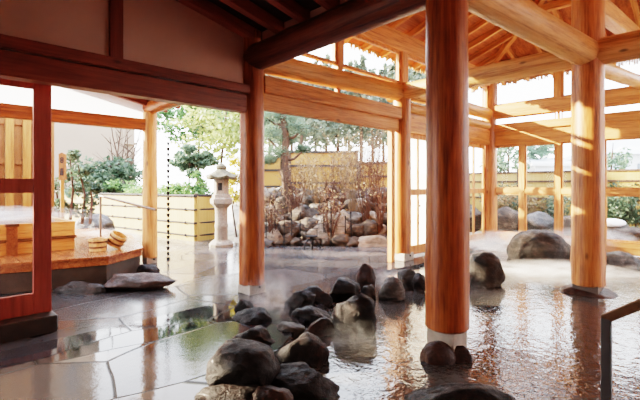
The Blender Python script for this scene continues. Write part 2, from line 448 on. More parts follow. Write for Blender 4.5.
def rock_obj(name, c, size, mat, seed, parent=None, rot=None, sub=4, facets=9, rough=.10):
    rng = random.Random(seed)
    bm = bmesh.new(); bmesh.ops.create_icosphere(bm, subdivisions=sub, radius=1.0)
    planes = []
    for _ in range(facets):
        n = Vector((rng.gauss(0, 1), rng.gauss(0, 1), rng.gauss(.25, .8))).normalized()
        planes.append((n, rng.uniform(.62, .9)))
    off = Vector((rng.uniform(0, 50), rng.uniform(0, 50), rng.uniform(0, 50)))
    for v in bm.verts:
        p = v.co.copy()
        for n, d in planes:
            t = p.dot(n) - d
            if t > 0: p -= n * t * .95
        p *= 1 + rough * 1.3 * mnoise.noise(p * 1.5 + off) + rough * .9 * mnoise.noise(p * 3.7 + off) + rough * .5 * mnoise.noise(p * 9 + off) + rough * .25 * mnoise.noise(p * 19 + off)
        v.co = p
    xs = [v.co.x for v in bm.verts]; ys = [v.co.y for v in bm.verts]; zs = [v.co.z for v in bm.verts]
    cx, cy, cz = (max(xs) + min(xs)) / 2, (max(ys) + min(ys)) / 2, (max(zs) + min(zs)) / 2
    sx, sy, sz = max(xs) - min(xs), max(ys) - min(ys), max(zs) - min(zs)
    for v in bm.verts:
        v.co = Vector(((v.co.x - cx) / sx * size[0], (v.co.y - cy) / sy * size[1], (v.co.z - cz) / sz * size[2]))
    me = bpy.data.meshes.new(name); bm.to_mesh(me); bm.free(); me.shade_smooth()
    me.materials.append(mat)
    o = bpy.data.objects.new(name, me); put(o, parent)
    o.matrix_basis = Matrix.Translation(Vector(c)) @ Matrix.Rotation(rot if rot is not None else -math.pi / 4, 4, 'Z')
    return o

def rock_px(name, x0, x1, y0, y1, mat, seed, label=None, group=None, Y=None, deep=.85, sink=.10, base=0.0, **kw):
    if Y is None: Y = F * (EYE - base) / ((y1 - 3) - HY)
    w = (x1 - x0) / F * Y; Yc = Y + w * deep * .35
    w = (x1 - x0) / F * Yc
    ztop = EYE + (HY - y0) / F * Yc; zbot = EYE + (HY - y1) / F * (Yc - w * deep * .4)
    zbot -= sink
    X = ((x0 + x1) / 2 - 320) / F * Yc
    o = rock_obj(name, C(X, Yc, (ztop + zbot) / 2), (w, w * deep, ztop - zbot), mat, seed, **kw)
    if label: tag(o, label, 'rock', group)
    return o

def leaves(mb, c, rad, n, size, rng, clusters=0, shell=.5, droop=0.0, aspect=1.7):
    c = Vector(c)
    cl = []
    for _ in range(clusters or 1):
        d = Vector((rng.gauss(0, 1), rng.gauss(0, 1), rng.gauss(0, 1))).normalized() * (rng.uniform(shell, 1) if clusters else 0)
        cl.append(Vector((d.x * rad[0], d.y * rad[1], d.z * rad[2])))
    kr = .38 if clusters else 1.0
    for i in range(n):
        k = rng.choice(cl)
        d = Vector((rng.gauss(0, 1), rng.gauss(0, 1), rng.gauss(0, 1))).normalized() * rng.random() ** .45 * kr
        p = c + k + Vector((d.x * rad[0], d.y * rad[1], d.z * rad[2] * (.7 if clusters else 1)))
        a = Vector((rng.gauss(0, 1), rng.gauss(0, 1), rng.gauss(-droop, .6))).normalized()
        b = a.cross(Vector((rng.gauss(0, 1), rng.gauss(0, 1), rng.gauss(0, 1)))).normalized()
        s = size * rng.uniform(.6, 1.3)
        mb.add([p - a * s * aspect / 2, p + b * s * .5, p + a * s * aspect / 2, p - b * s * .5], [(0, 1, 2, 3)])
    return mb
def needles(mb, c, rad, n, L, w, rng):
    c = Vector(c)
    for i in range(n):
        d = Vector((rng.gauss(0, 1), rng.gauss(0, 1), rng.gauss(0, 1))).normalized() * rng.random() ** .5
        p = c + Vector((d.x * rad[0], d.y * rad[1], d.z * rad[2]))
        for k in range(3):
            a = Vector((rng.gauss(0, 1), rng.gauss(0, 1), rng.gauss(.4, .7))).normalized()
            b = a.cross(Vector((rng.gauss(0, 1), rng.gauss(0, 1), rng.gauss(0, 1)))).normalized() * w
            mb.add([p - b, p + b, p + a * L], [(0, 1, 2)])
    return mb
def branches(mb, base, height, n, spread, rng, r0=.012, sub=3, lean=(0, 0), sides=4):
    base = Vector(base)
    tips = []
    for i in range(n):
        a = rng.uniform(0, 6.283); sp = spread * rng.uniform(.2, 1)
        h = height * rng.uniform(.65, 1.05)
        end = base + Vector((math.cos(a) * sp + lean[0], math.sin(a) * sp + lean[1], h))
        mid = base.lerp(end, .5) + Vector((rng.gauss(0, .06), rng.gauss(0, .06), 0)) * height * .5
        pts = [base + Vector((rng.gauss(0, .03), rng.gauss(0, .03), 0)), base.lerp(mid, .55), mid, mid.lerp(end, .6) + Vector((rng.gauss(0, .02), rng.gauss(0, .02), 0)), end]
        mb.tube(pts, [r0, r0 * .85, r0 * .65, r0 * .45, r0 * .2], sides, False)
        for k in range(sub):
            t = rng.uniform(.35, .95); p = mid.lerp(end, (t - .5) * 2) if t > .5 else base.lerp(mid, t * 2)
            a2 = rng.uniform(0, 6.283); l = height * rng.uniform(.12, .3)
            q = p + Vector((math.cos(a2) * l * .7, math.sin(a2) * l * .7, l * rng.uniform(.2, .9)))
            mb.tube([p, p.lerp(q, .5) + Vector((0, 0, .02)), q], [r0 * .45, r0 * .3, r0 * .12], 3, False)
            tips.append(q)
        tips.append(end)
    return tips

# ================================================================= SETTING
WV = 4.55            # garden wall plane
WU = 10.7            # right glass wall plane
WATER = -.05
# ---- floor : wet slate paving, with the pool cut away
fl = [(6, -1), (1.9, 1.35), (1.05, 2.30), (-.40, 2.42), (-.50, 2.9), (-.36, 3.6), (-.12, 4.5), (.22, 5.5), (.62, 6.3), (1.12, 7.0), (1.75, 7.5)]
flp = [C(*p) for p in fl]
flp += [Vector((10.45, 4.36, 0)), Vector((10.95, 4.36, 0)), Vector((10.95, 4.9, 0))]
flp += [C(*p) for p in [(2.7, 9.5), (1.6, 9.65), (0, 9.75), (-1.6, 10.0), (-2.3, 10.6), (-2.7, 11.3), (-3.3, 10.9), (-6.6, 13.4), (-13, 18.2), (-16, 6), (-7, -4), (4, -5)]]
mb = MB(); n = len(flp)
mb.v = [tuple(p) for p in flp] + [(p.x, p.y, -.5) for p in flp]
mb.f = [tuple(range(n))] + [(i, (i + 1) % n, n + (i + 1) % n, n + i) for i in range(n)]
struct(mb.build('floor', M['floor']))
# ---- pool water
wp = [(6.3, -1.4), (1.7, 1.2), (-.7, 2.2), (-.8, 3.6), (0, 6.2), (1.3, 7.6)]
wpp = [C(*p) for p in wp] + [Vector((10.2, 4.5, 0)), Vector((10.62, 4.4, 0)), Vector((10.62, -4.2, 0))]
me = MB(); me.v = [(p.x, p.y, WATER) for p in wpp]; me.f = [tuple(range(len(wpp)))]
struct(me.build('pool_water', M['water']))
# ---- outdoor ground
struct(MB().box((-30, -30, -.45), (60, 60, -.2)).build('ground', M['earth']))

# ---- left wall over the door: header, ledge, studs, plaster
def sbeam(name, p0, p1, w, h, mat, **kw): return struct(beam_obj(name, p0, p1, w, h, mat, **kw))
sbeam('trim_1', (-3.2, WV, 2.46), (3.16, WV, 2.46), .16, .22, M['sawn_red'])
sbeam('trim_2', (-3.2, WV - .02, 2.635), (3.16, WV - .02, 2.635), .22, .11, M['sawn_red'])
def ridge_z(u): return 3.30 + .21 * (3.3 - u)
mb = MB()
for a, b in ((-3.2, 3.14),):
    mb.add([(a, WV - .03, 2.69), (b, WV - .03, 2.69), (b, WV - .03, ridge_z(b) - .02), (a, WV - .03, ridge_z(a) - .02),
            (a, WV + .05, 2.69), (b, WV + .05, 2.69), (b, WV + .05, ridge_z(b) - .02), (a, WV + .05, ridge_z(a) - .02)],
           [(0, 1, 2, 3), (7, 6, 5, 4), (0, 4, 5, 1), (3, 2, 6, 7), (0, 3, 7, 4), (1, 5, 6, 2)])
struct(mb.build('wall_left', M['plaster']))
sbeam('trim_3', (1.56, WV - .01, 2.69), (1.56, WV - .01, ridge_z(1.56) - .02), .12, .13, M['sawn_red'])
sbeam('trim_4', (-.9, WV - .01, 2.69), (-.9, WV - .01, ridge_z(-.9) - .02), .12, .13, M['sawn_red'])
# ---- walls closing the bath room behind the camera
struct(MB().box((-3.4, -4.4, -.05), (-3.2, 4.75, 4.9)).build('wall_rear', M['plaster']))
struct(MB().box((-3.2, -4.4, -.05), (8.6, -4.2, 5.0)).build('wall_right', M['plaster']))
# ---- dark lean-to ceiling on the left, with rafters
cl = struct(thing('ceiling', None, None)); 
mb = MB()
a, b = -3.2, 3.42
mb.add([(a, -4.2, ridge_z(a) + .12), (b, -4.2, ridge_z(b) + .12), (b, WV + .5, ridge_z(b) + .12), (a, WV + .5, ridge_z(a) + .12),
        (a, -4.2, ridge_z(a) + .2), (b, -4.2, ridge_z(b) + .2), (b, WV + .5, ridge_z(b) + .2), (a, WV + .5, ridge_z(a) + .2)],
       [(3, 2, 1, 0), (4, 5, 6, 7), (0, 1, 5, 4), (1, 2, 6, 5), (2, 3, 7, 6), (3, 0, 4, 7)])
mb.build('roof_board', M['board_shaded'], cl)
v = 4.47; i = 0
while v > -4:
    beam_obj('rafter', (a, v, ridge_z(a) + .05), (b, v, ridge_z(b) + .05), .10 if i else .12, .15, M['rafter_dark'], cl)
    v -= .46; i += 1

# ---- pool roof: hipped, boards above rafters
PZ, S = 4.42, .36
RV = 1.3
def roof_z(u, v): return min(PZ + S * (WV - v), PZ + S * (WU - u), PZ + S * (v + 1.95))
pr = struct(thing('ceiling_pool', None, None)); 
OV = .85; EV = WV + OV; EU = WU + OV
u0 = 3.35
uh = WU - (WV - RV)
def rz(p, up): return (p[0], p[1], p[2] + up)
A_ = (u0, EV, PZ - S * OV); B_ = (EU, EV, PZ - S * OV); Cc = (uh, RV, PZ + S * (WV - RV)); D_ = (u0, RV, PZ + S * (WV - RV))
E_ = (EU, -3.1, PZ - S * OV); F_ = (u0, -3.1, PZ - S * OV)
mb = MB()
pts = [A_, B_, Cc, D_, E_, F_]
mb.add([rz(p, .10) for p in pts] + [rz(p, .18) for p in pts],
       [(0, 3, 2, 1), (1, 2, 4), (2, 3, 5, 4), (6, 7, 8, 9), (7, 10, 8), (8, 10, 11, 9), (0, 1, 7, 6), (1, 4, 10, 7), (4, 5, 11, 10), (0, 6, 9, 3), (3, 9, 11, 5)])
mb.build('roof_board', M['board_roof'], pr)
u = 3.5
while u < EU - .05:
    vt = RV if u <= uh else WV - (WU - u)
    vt = min(vt, EV - .02)
    if EV - vt > .1:
        beam_obj('rafter', (u, EV, PZ - S * OV + .045), (u, vt, PZ + S * (WV - vt) + .045), .075, .13, M['rafter'], pr)
    if u <= uh: beam_obj('rafter', (u, -3.0, PZ - S * 1.05 + .045), (u, RV, Cc[2] + .045), .075, .13, M['rafter'], pr)
    u += .62
v = 4.5
while v > -3:
    ut = WU - (WV - v) if v > RV else WU - (v + 1.95)
    beam_obj('rafter', (EU, v, PZ - S * OV + .045), (ut, v, PZ + S * (WU - ut) + .045), .075, .13, M['rafter'], pr)
    v -= .62
beam_obj('hip_rafter', (EU, EV, PZ - S * OV + .02), (uh, RV, Cc[2] + .02), .10, .18, M['rafter'], pr)
log_obj('ridge_log', (u0, RV, Cc[2] - .12), (uh + .3, RV, Cc[2] - .12), .11, .11, M['log_pale'], pr, 91)
beam_obj('purlin', (u0, 2.9, PZ + S * 1.65 - .09), (9.0, 2.9, PZ + S * 1.65 - .09), .12, .14, M['rafter'], pr)
beam_obj('purlin', (9.05, 2.9, PZ + S * 1.65 - .09), (9.05, 0, PZ + S * 1.65 - .09), .12, .14, M['rafter'], pr)
# reed fringe along the eave
for nm, p0, p1 in (('eave_fringe', (EU, EV, 0), (EU, -3.1, 0)), ('eave_fringe', (u0, EV, 0), (EU, EV, 0))):
    mb = MB(); rng = random.Random(5); p0 = Vector(p0); p1 = Vector(p1); L = (p1 - p0).length; N = int(L / .03)
    for k in range(N):
        p = p0.lerp(p1, (k + .5) / N); h = rng.uniform(.06, .16); z = PZ - S * OV + .14
        mb.bar((p.x, p.y, z), (p.x, p.y, z - h), .024, .02, (1, 0, 0))
    mb.build(nm, M['thatch'], pr)
# gable between the two roofs
mb = MB(); g0 = 3.34
pts = [(g0, WV + .3, 3.3), (g0, -3, 3.3), (g0, -3, PZ - S * 1.05), (g0, RV, Cc[2] + .1), (g0, WV + .3, PZ - S * .3)]
mb.add(pts + [(p[0] + .06, p[1], p[2]) for p in pts], [(0, 1, 2, 3, 4), (9, 8, 7, 6, 5)] + [(i, (i + 1) % 5, 5 + (i + 1) % 5, 5 + i) for i in range(5)])
struct(mb.build('wall_gable', M['plaster']))

# ---- garden wall (plane v = WV): plates, lintels, windows
sbeam('trim_5', (3.3, WV, 4.10), (WU, WV, 4.10), .18, .34, M['sawn'])
sbeam('trim_6', (3.42, WV, 2.755), (6.62, WV, 2.755), .20, .22, M['sawn'])
sbeam('trim_7', (3.42, WV + .02, 2.54), (6.62, WV + .02, 2.54), .12, .22, M['sawn'])
sbeam('trim_8', (6.90, WV, 2.62), (10.56, WV, 2.62), .16, .36, M['sawn'])
sbeam('trim_9', (WU, WV - .1, 4.33), (WU, -4.1, 4.33), .18, .26, M['sawn'])
sbeam('trim_10', (WU, WV - .14, 3.265), (WU, -4.1, 3.265), .20, .31, M['sawn'])
sbeam('trim_11', (WU, WV - .14, 2.85), (WU, -4.1, 2.85), .20, .18, M['sawn'])
sbeam('trim_12', (WU + .02, WV - .14, 2.58), (WU + .02, -4.1, 2.58), .14, .36, M['sawn'])
sbeam('trim_13', (WU + .02, WV - .14, 1.275), (WU + .02, -4.1, 1.275), .09, .12, M['sawn'])
sbeam('trim_14', (WU + .02, WV - .14, .10), (WU + .02, -4.1, .10), .16, .26, M['sawn'])
sbeam('trim_15', (6.41, WV, 0.0), (6.41, WV, 2.43), .10, .10, M['frame'])
sbeam('trim_16', (6.76, WV, 3.30), (6.76, WV, 3.93), .17, .17, M['frame'])
sbeam('trim_17', (4.96, WV, 3.25), (4.96, WV, 3.93), .11, .12, M['frame'])
sbeam('trim_18', (8.7, WV, 3.25), (8.7, WV, 3.93), .11, .12, M['frame'])
MULL = [3.74, 2.95, 2.11, 1.32, .5, -.3, -1.1, -1.9, -2.7, -3.5]
for i, v in enumerate(MULL):
    sbeam('trim_%d' % (20 + i), (WU + .02, v, .2), (WU + .02, v, 2.42), .11, .10, M['sawn'])
    if i % 2 == 1:
        sbeam('trim_%d' % (40 + i), (WU + .02, v, 2.94), (WU + .02, v, 3.12), .05, .05, M['frame'])
        sbeam('trim_%d' % (60 + i), (WU + .02, v, 3.42), (WU + .02, v, 4.22), .12, .12, M['sawn'])
WN = [0]
def window_v(a, b, z0, z1, v=WV, fw=.05, mat='frame'):
    WN[0] += 1
    t = struct(thing('window_%d' % WN[0], None, None, ((a + b) / 2, v, z0)))
    mb = MB()
    for lo, hi in (((a, v - .03, z0), (a + fw, v + .03, z1)), ((b - fw, v - .03, z0), (b, v + .03, z1)),
                   ((a + fw, v - .03, z0), (b - fw, v + .03, z0 + fw)), ((a + fw, v - .03, z1 - fw), (b - fw, v + .03, z1))): mb.box(lo, hi)
    mb.build('window_frame', M[mat], t)
    MB().add([(a + fw, v, z0 + fw), (b - fw, v, z0 + fw), (b - fw, v, z1 - fw), (a + fw, v, z1 - fw)], [(0, 1, 2, 3)]).build('pane', M['glass'], t)
    return t
def window_u(a, b, z0, z1, u=WU + .02, fw=.035, mat='frame'):
    WN[0] += 1
    t = struct(thing('window_%d' % WN[0], None, None, (u, (a + b) / 2, z0)))
    mb = MB()
    for lo, hi in (((u - .025, a, z0), (u + .025, a + fw, z1)), ((u - .025, b - fw, z0), (u + .025, b, z1)),
                   ((u - .025, a + fw, z0), (u + .025, b - fw, z0 + fw)), ((u - .025, a + fw, z1 - fw), (u + .025, b - fw, z1))): mb.box(lo, hi)
    mb.build('window_frame', M[mat], t)
    MB().add([(u, a + fw, z0 + fw), (u, b - fw, z0 + fw), (u, b - fw, z1 - fw), (u, a + fw, z1 - fw)], [(0, 1, 2, 3)]).build('pane', M['glass'], t)
    return t
for a, b in ((3.45, 4.9), (5.02, 6.66), (6.86, 8.64), (8.76, 10.55)):
    window_v(a, b, 3.32, 3.93)
for a, b in ((3.45, 4.93), (4.95, 6.62)):
    window_v(a, b, 2.87, 3.06, fw=.022)
edges = [WV - .14] + MULL
for i in range(len(edges) - 1):
    hi = edges[i] - (.0 if i == 0 else .055); lo = edges[i + 1] + .055
    window_u(lo, hi, .23, 1.215); window_u(lo, hi, 1.335, 2.40)
ce = [WV - .14] + MULL[1::2]
for i in range(len(ce) - 1):
    hi = ce[i] - (.0 if i == 0 else .06); lo = ce[i + 1] + .06
    window_u(lo, hi, 2.94, 3.11, fw=.02); window_u(lo, hi, 3.42, 4.20, fw=.05)

# ---- doors
def leaf_door(name, a, b, z0, z1, v, st, rails, mat, mullion=None, d=.045, glass='glass'):
    t = struct(thing(name, None, None, ((a + b) / 2, v, z0)))
    mb = MB().box((a, v - d / 2, z0), (a + st, v + d / 2, z1)).box((b - st, v - d / 2, z0), (b, v + d / 2, z1))
    mb.build('door_stile', M[mat], t, bevel=.004)
    mb = MB()
    for (r0, r1) in rails: mb.box((a + st, v - d / 2 + .003, r0), (b - st, v + d / 2 - .003, r1))
    mb.build('door_rail', M[mat], t, bevel=.004)
    if mullion:
        MB().box((mullion - .03, v - .02, rails[0][1]), (mullion + .03, v + .02, rails[-1][0])).build('door_muntin', M[mat], t)
    for k in range(len(rails) - 1):
        MB().add([(a + st, v, rails[k][1]), (b - st, v, rails[k][1]), (b - st, v, rails[k + 1][0]), (a + st, v, rails[k + 1][0])], [(0, 1, 2, 3)]).build('pane', M[glass], t)
    return t
DV = 4.85
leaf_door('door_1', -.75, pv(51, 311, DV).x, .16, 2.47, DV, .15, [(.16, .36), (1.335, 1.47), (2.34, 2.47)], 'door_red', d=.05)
struct(MB().box((-3.2, 4.66, -.1), (pv(53, 311, DV).x, 5.02, .155)).build('trim_80', M['concrete'], bevel=.01))
d2 = leaf_door('door_2', 6.98, 8.0, .04, 2.44, WV + .05, .085, [(.04, .22), (1.22, 1.34), (2.34, 2.44)], 'frame', mullion=7.38, glass='frost')
MB().lathe((0, 0, 0), [(.022, 0), (.022, .012), (.014, .02)], 12).build('door_pull', M['iron'], d2, mtx=Matrix.Translation((7.43, WV + .03, 1.0)) @ Matrix.Rotation(math.pi / 2, 4, 'X'))
leaf_door('door_3', 8.05, 9.2, .04, 2.44, WV + .10, .085, [(.04, .22), (1.22, 1.34), (2.34, 2.44)], 'frame', glass='frost')
leaf_door('door_4', 9.25, 10.5, .04, 2.44, WV + .05, .085, [(.04, .22), (1.22, 1.34), (2.34, 2.44)], 'sawn', mullion=9.9)

# ================================================================= POSTS AND LOGS
P446 = Vector((3.36, 1.80, 0)); P251 = Vector((3.28, WV, 0)); P403 = Vector((6.76, WV, 0))
P588 = Vector((6.60, 1.46, 0)); P490 = Vector((10.7, WV, 0)); P150 = Vector((3.21, 7.58, 0))
def post(p, r0, r1, z0, z1, label, seed, shoe=None, mat='log'):
    t = thing('log_post', label, 'post', (p.x, p.y, 0), None)
    log_obj('shaft', (p.x, p.y, z0), (p.x, p.y, z1), r0, r1, M[mat], t, seed)
    if shoe:
        h, zb, m = shoe
        s = MB().box((p.x - h, p.y - h, zb), (p.x + h, p.y + h, z0 + .02)).build('post_shoe', M[m], t, bevel=.008)
        b = MB()
        b.lathe((0, 0, 0), [(.016, 0), (.016, .012), (.009, .018)], 10)
        b.build('bolt', M['iron'], s, mtx=Matrix.Translation((p.x + .03, p.y - h, (zb + z0) / 2 + .03)) @ Matrix.Rotation(math.pi / 2, 4, 'X'))
    return t
post(P446, .183, .178, .17, 3.95, 'nearest thick log post, standing in the pool with an oval stone at its foot', 3, (.125, WATER - .3, 'shoe'))
post(P588, .20, .192, .06, 5.0, 'thick log post in the pool with a slanted patch of sun, before the glazed wall', 7, (.15, WATER - .3, 'shoe_dark'), 'log_amber')
post(P251, .165, .155, .11, 3.42, 'log post on the paved floor where the plaster wall ends', 11, (.13, 0.0, 'shoe'))
post(P403, .172, .165, .12, 3.35, 'log post beside the glazed wooden door, sunlit on its left side', 15, (.16, 0.0, 'shoe'), 'log_amber')
post(P490, .185, .175, .0, 4.3, 'log post in the far corner where the two glazed walls meet', 19, None, 'log_amber')
post(P150, .128, .12, .10, 2.74, 'slim pale log post of the veranda next to the rain chain', 23, (.10, 0.0, 'shoe'), 'log_pale')
def log(p0, p1, r0, r1, label, seed, mat='log_pale'):
    o = log_obj('log_beam', p0, p1, r0, r1, M[mat], None, seed); tag(o, label, 'beam'); return o
LZ = 3.13
log((P251.x, P251.y + .22, LZ - .07), (P446.x, P446.y - .3, LZ + .075), .165, .175, 'dark shaded log beam from the floor post up over the near post', 31, 'log_shaded')
log((P446.x + .02, P446.y, LZ + .08), (P588.x - .02, P588.y, LZ + .06), .165, .18, 'thick log beam between the two posts that stand in the pool', 32)
log((P588.x, P588.y + .05, LZ + .06), (P403.x, P403.y + .3, LZ + .05), .155, .15, 'log beam running back from the pool post to the post beside the wooden door', 33)
log((P588.x, P588.y + .02, LZ + .06), (P588.x, -3.4, LZ + .06), .178, .17, 'log beam running from the pool post toward the right side over the handrail', 34)
log((P588.x + .1, P588.y + .02, LZ - .05), (WU, 1.42, 3.50), .12, .12, 'slimmer log beam slanting up behind the pool post to the glazed wall', 35)
log((P251.x, WV, 3.06), (P403.x + .1, WV, 3.17), .148, .15, 'log beam over the narrow window strip above the garden opening', 36)
log((P403.x + .1, WV, 3.20), (P490.x + .2, WV, 3.24), .14, .14, 'log beam between the door post and the far corner post, upper of two', 37)
log((P403.x + .15, WV, 2.91), (P490.x - .05, WV, 2.93), .11, .11, 'log beam between the door post and the far corner post, lower of two', 38)
log((P251.x, WV + .1, 2.86), (P150.x, P150.y + .28, 2.82), .12, .12, 'round log purlin of the veranda whose end rests on the slim pale post', 39, 'log')
o = beam_obj('sawn_beam', (P588.x + .1, P588.y - .02, 3.93), (WU, 1.42, 4.34), .18, .26, M['rafter']); tag(o, 'square sawn beam slanting up from the pool post at the upper right', 'beam')

# ---- veranda outside the left door
def vz(u): return 2.84 + .19 * (3.17 - u)
o = beam_obj('sawn_beam', (-4.5, 7.58, 2.50), (P150.x - .08, 7.58, 2.50), .13, .20, M['log']); tag(o, 'sawn orange beam meeting the slim veranda post above the wooden bath', 'beam')
mb = MB(); v = 7.62; a, b = -4.5, 3.12
mb.add([(a, v, 2.6), (b, v, 2.6), (b, v, vz(b)), (a, v, vz(a))], [(0, 1, 2, 3)])
struct(mb.build('wall_veranda', M['lit_plaster']))
vr = struct(thing('ceiling_veranda', None, None))
mb = MB(); a, b = -4.5, 3.52
mb.add([(a, WV + .5, vz(a) + .1), (b, WV + .5, vz(b) + .1), (b, 8.0, vz(b) + .1), (a, 8.0, vz(a) + .1), (a, WV + .5, vz(a) + .16), (b, WV + .5, vz(b) + .16), (b, 8.0, vz(b) + .16), (a, 8.0, vz(a) + .16)],
       [(3, 2, 1, 0), (4, 5, 6, 7), (0, 1, 5, 4), (1, 2, 6, 5), (2, 3, 7, 6), (3, 0, 4, 7)])
mb.build('roof_board', M['sawn'], vr)
for v in (7.95, 7.50, 7.0, 6.5, 6.0, 5.5): beam_obj('rafter', (-4.5, v, vz(-4.5) + .04), (3.5, v, vz(3.5) + .04), .07, .12, M['sawn_red'], vr)

# ================================================================= LEFT: DECK, TUB, BUCKETS
dk = thing('bath_deck', 'low wet timber bathing deck on a dark stone plinth outside the left door', 'deck', C(-4.5, 7, 0))
dz = .40
dpts = [C(-3.03, 6.0), C(-2.90, 6.84), C(-3.9, 8.6), C(-5.2, 9.9), C(-9.5, 8.0), C(-8.0, 3.15)]
def prism(pts, z0, z1):
    n = len(pts); mb = MB(); mb.v = [(p.x, p.y, z0) for p in pts] + [(p.x, p.y, z1) for p in pts]
    mb.f = [tuple(reversed(range(n))), tuple(range(n, 2 * n))] + [(i, (i + 1) % n, n + (i + 1) % n, n + i) for i in range(n)]
    return mb
cen = sum(dpts, Vector()) / len(dpts)
def inset(d):
    return [p + (cen - p).normalized() * d for p in dpts]
prism(inset(.03), .0, dz - .13).build('stone_plinth', M['concrete'], dk, bevel=.01)
prism(inset(.0), dz - .13, dz - .03).build('fascia', M['deckwood'], dk, bevel=.006)
# deck boards run across, clipped to the outline
def clip_poly(poly, ax, lo, hi):
    def half(poly, f):
        out = []
        for i in range(len(poly)):
            p, q = poly[i], poly[(i + 1) % len(poly)]
            fp, fq = f(p), f(q)
            if fp >= 0: out.append(p)
            if fp * fq < 0: out.append(p.lerp(q, fp / (fp - fq)))
        return out
    poly = half(poly, lambda p: p[ax] - lo)
    return half(poly, lambda p: hi - p[ax]) if len(poly) > 2 else []
top = inset(-.03)
x = min(p.x for p in top); mb = MB(); xmax = max(p.x for p in top)
while x < xmax:
    pl = clip_poly(top, 0, x, x + .245)
    if len(pl) > 2:
        q = prism(pl, dz - .03, dz); mb.add(q.v, q.f)
    x += .255
mb.build('deck_boards', M['deckwood'], dk)

tb = thing('bath_tub', 'square steaming cypress bath tub standing on the deck', 'bath tub', (0, 8.3, dz))
ux, v0, v1, z1 = 1.96, 7.47, 9.0, .845
mb = MB()
for zz0, zz1, e in ((dz, dz + .15, .0), (dz + .155, dz + .30, .004), (dz + .305, z1, .008)):
    mb.box((-2.4, v0 - e, zz0), (ux + e, v0 + .07, zz1)).box((-2.4, v1 - .07, zz0), (ux + e, v1 + e, zz1))
    mb.box((ux - .07, v0 + .07, zz0), (ux + e, v1 - .07, zz1)).box((-2.4, v0 + .07, zz0), (-2.33, v1 - .07, zz1))
mb.build('tub_side', M['tub'], tb, bevel=.004)
for zz in (dz + .19, dz + .215):
    MB().tube([(-2.4, v0 - .022, zz), (ux + .022, v0 - .022, zz), (ux + .022, v1, zz)], .011, 6).build('hoop', M['copper'], tb)
MB().box((pv(6, 222, v0).x, v0 - .05, dz), (pv(17, 222, v0).x, v0 - .008, z1 - .015)).build('cleat', M['deckwood'], tb)
MB().box((pv(5, 222, v0).x, v0 - .06, z1 - .035), (pv(18.5, 222, v0).x, v0 + .02, z1 + .005)).build('spout', M['copper'], tb)
MB().add([(-2.33, v0 + .07, z1 - .03), (ux - .07, v0 + .07, z1 - .03), (ux - .07, v1 - .07, z1 - .03), (-2.33, v1 - .07, z1 - .03)], [(0, 1, 2, 3)]).build('tub_water', M['tubwater'], tb)

def bucket(loc, rot, label):
    t = thing('wooden_bucket', label, 'bucket', loc, 'wooden wash buckets')
    mt = Matrix.Translation(Vector(loc)) @ rot
    N = 16; mb = MB()
    prof = [(.118, 0), (.135, .19), (.117, .19), (.102, .03)]
    vs = []; fs = []
    for k in range(N):
        a0 = 2 * math.pi * (k + .04) / N; a1 = 2 * math.pi * (k + .96) / N
        b = len(vs)
        for r, z in prof:
            for a in (a0, a1): vs.append((r * math.cos(a), r * math.sin(a), z))
        fs += [(b, b + 1, b + 3, b + 2), (b + 2, b + 3, b + 5, b + 4), (b + 4, b + 5, b + 7, b + 6), (b + 6, b + 7, b + 1, b), (b, b + 2, b + 4, b + 6), (b + 1, b + 7, b + 5, b + 3)]
    mb.add(vs, fs); mb.build('stave', M['bucket'], t, mtx=mt)
    MB().lathe((0, 0, .012), [(.108, 0), (.108, .02)], 24).build('bucket_base', M['bucket'], t, mtx=mt)
    for z in (.045, .125):
        ro = .118 + .017 * z / .19 + .002
        mb = MB(); vs = []; fs = []
        for k in range(32):
            a = 2 * math.pi * k / 32
            for r, zz in ((ro - .004, z), (ro + .004, z), (ro + .006, z + .026), (ro - .002, z + .026)): vs.append((r * math.cos(a), r * math.sin(a), zz))
        for k in range(32):
            k2 = (k + 1) % 32
            for j in range(4):
                j2 = (j + 1) % 4; fs.append((k * 4 + j, k2 * 4 + j, k2 * 4 + j2, k * 4 + j2))
        mb.add(vs, fs).build('band', M['copper'], t, smooth=True, mtx=mt)
    return t
p = gp(98, 250.5, dz); bucket((p.x, p.y, dz), Matrix.Identity(4), 'upright wooden wash bucket with dark bands on the deck')
q = gp(113.5, 248.5, dz)
bucket((q.x, q.y, dz + .062), Matrix.Rotation(math.radians(33), 4, C(0, 1)), 'tilted wooden wash bucket leaning beside the upright one')

# board fence behind the tub
bf = thing('board_fence', 'tall pale board fence of alternating vertical planks behind the bath tub', 'fence', (0, 9.6, 0))
fv = 9.6; mb = MB(); mb2 = MB(); u = -2.6
while u < 2.0:
    mb2.box((u, fv + .03, .0), (u + .262, fv + .055, 3.04))  # extra height, unseen behind the beam, added to keep sun off pool rocks
    mb.box((u, fv - .03, .0), (u + .13, fv, 3.04)); u += .265
mb.build('front_board', M['board_fence'], bf, bevel=.004); mb2.build('back_board', M['fence_back'], bf)
for zz in (.55, 1.86, 2.60): MB().box((-2.6, fv + .0, zz - .05), (2.05, fv + .03, zz + .05)).build('fence_rail', M['fence_back'], bf)
MB().box((-2.65, fv - .06, 3.04), (2.08, fv + .08, 3.08)).build('cap_rail', M['fence_back'], bf)

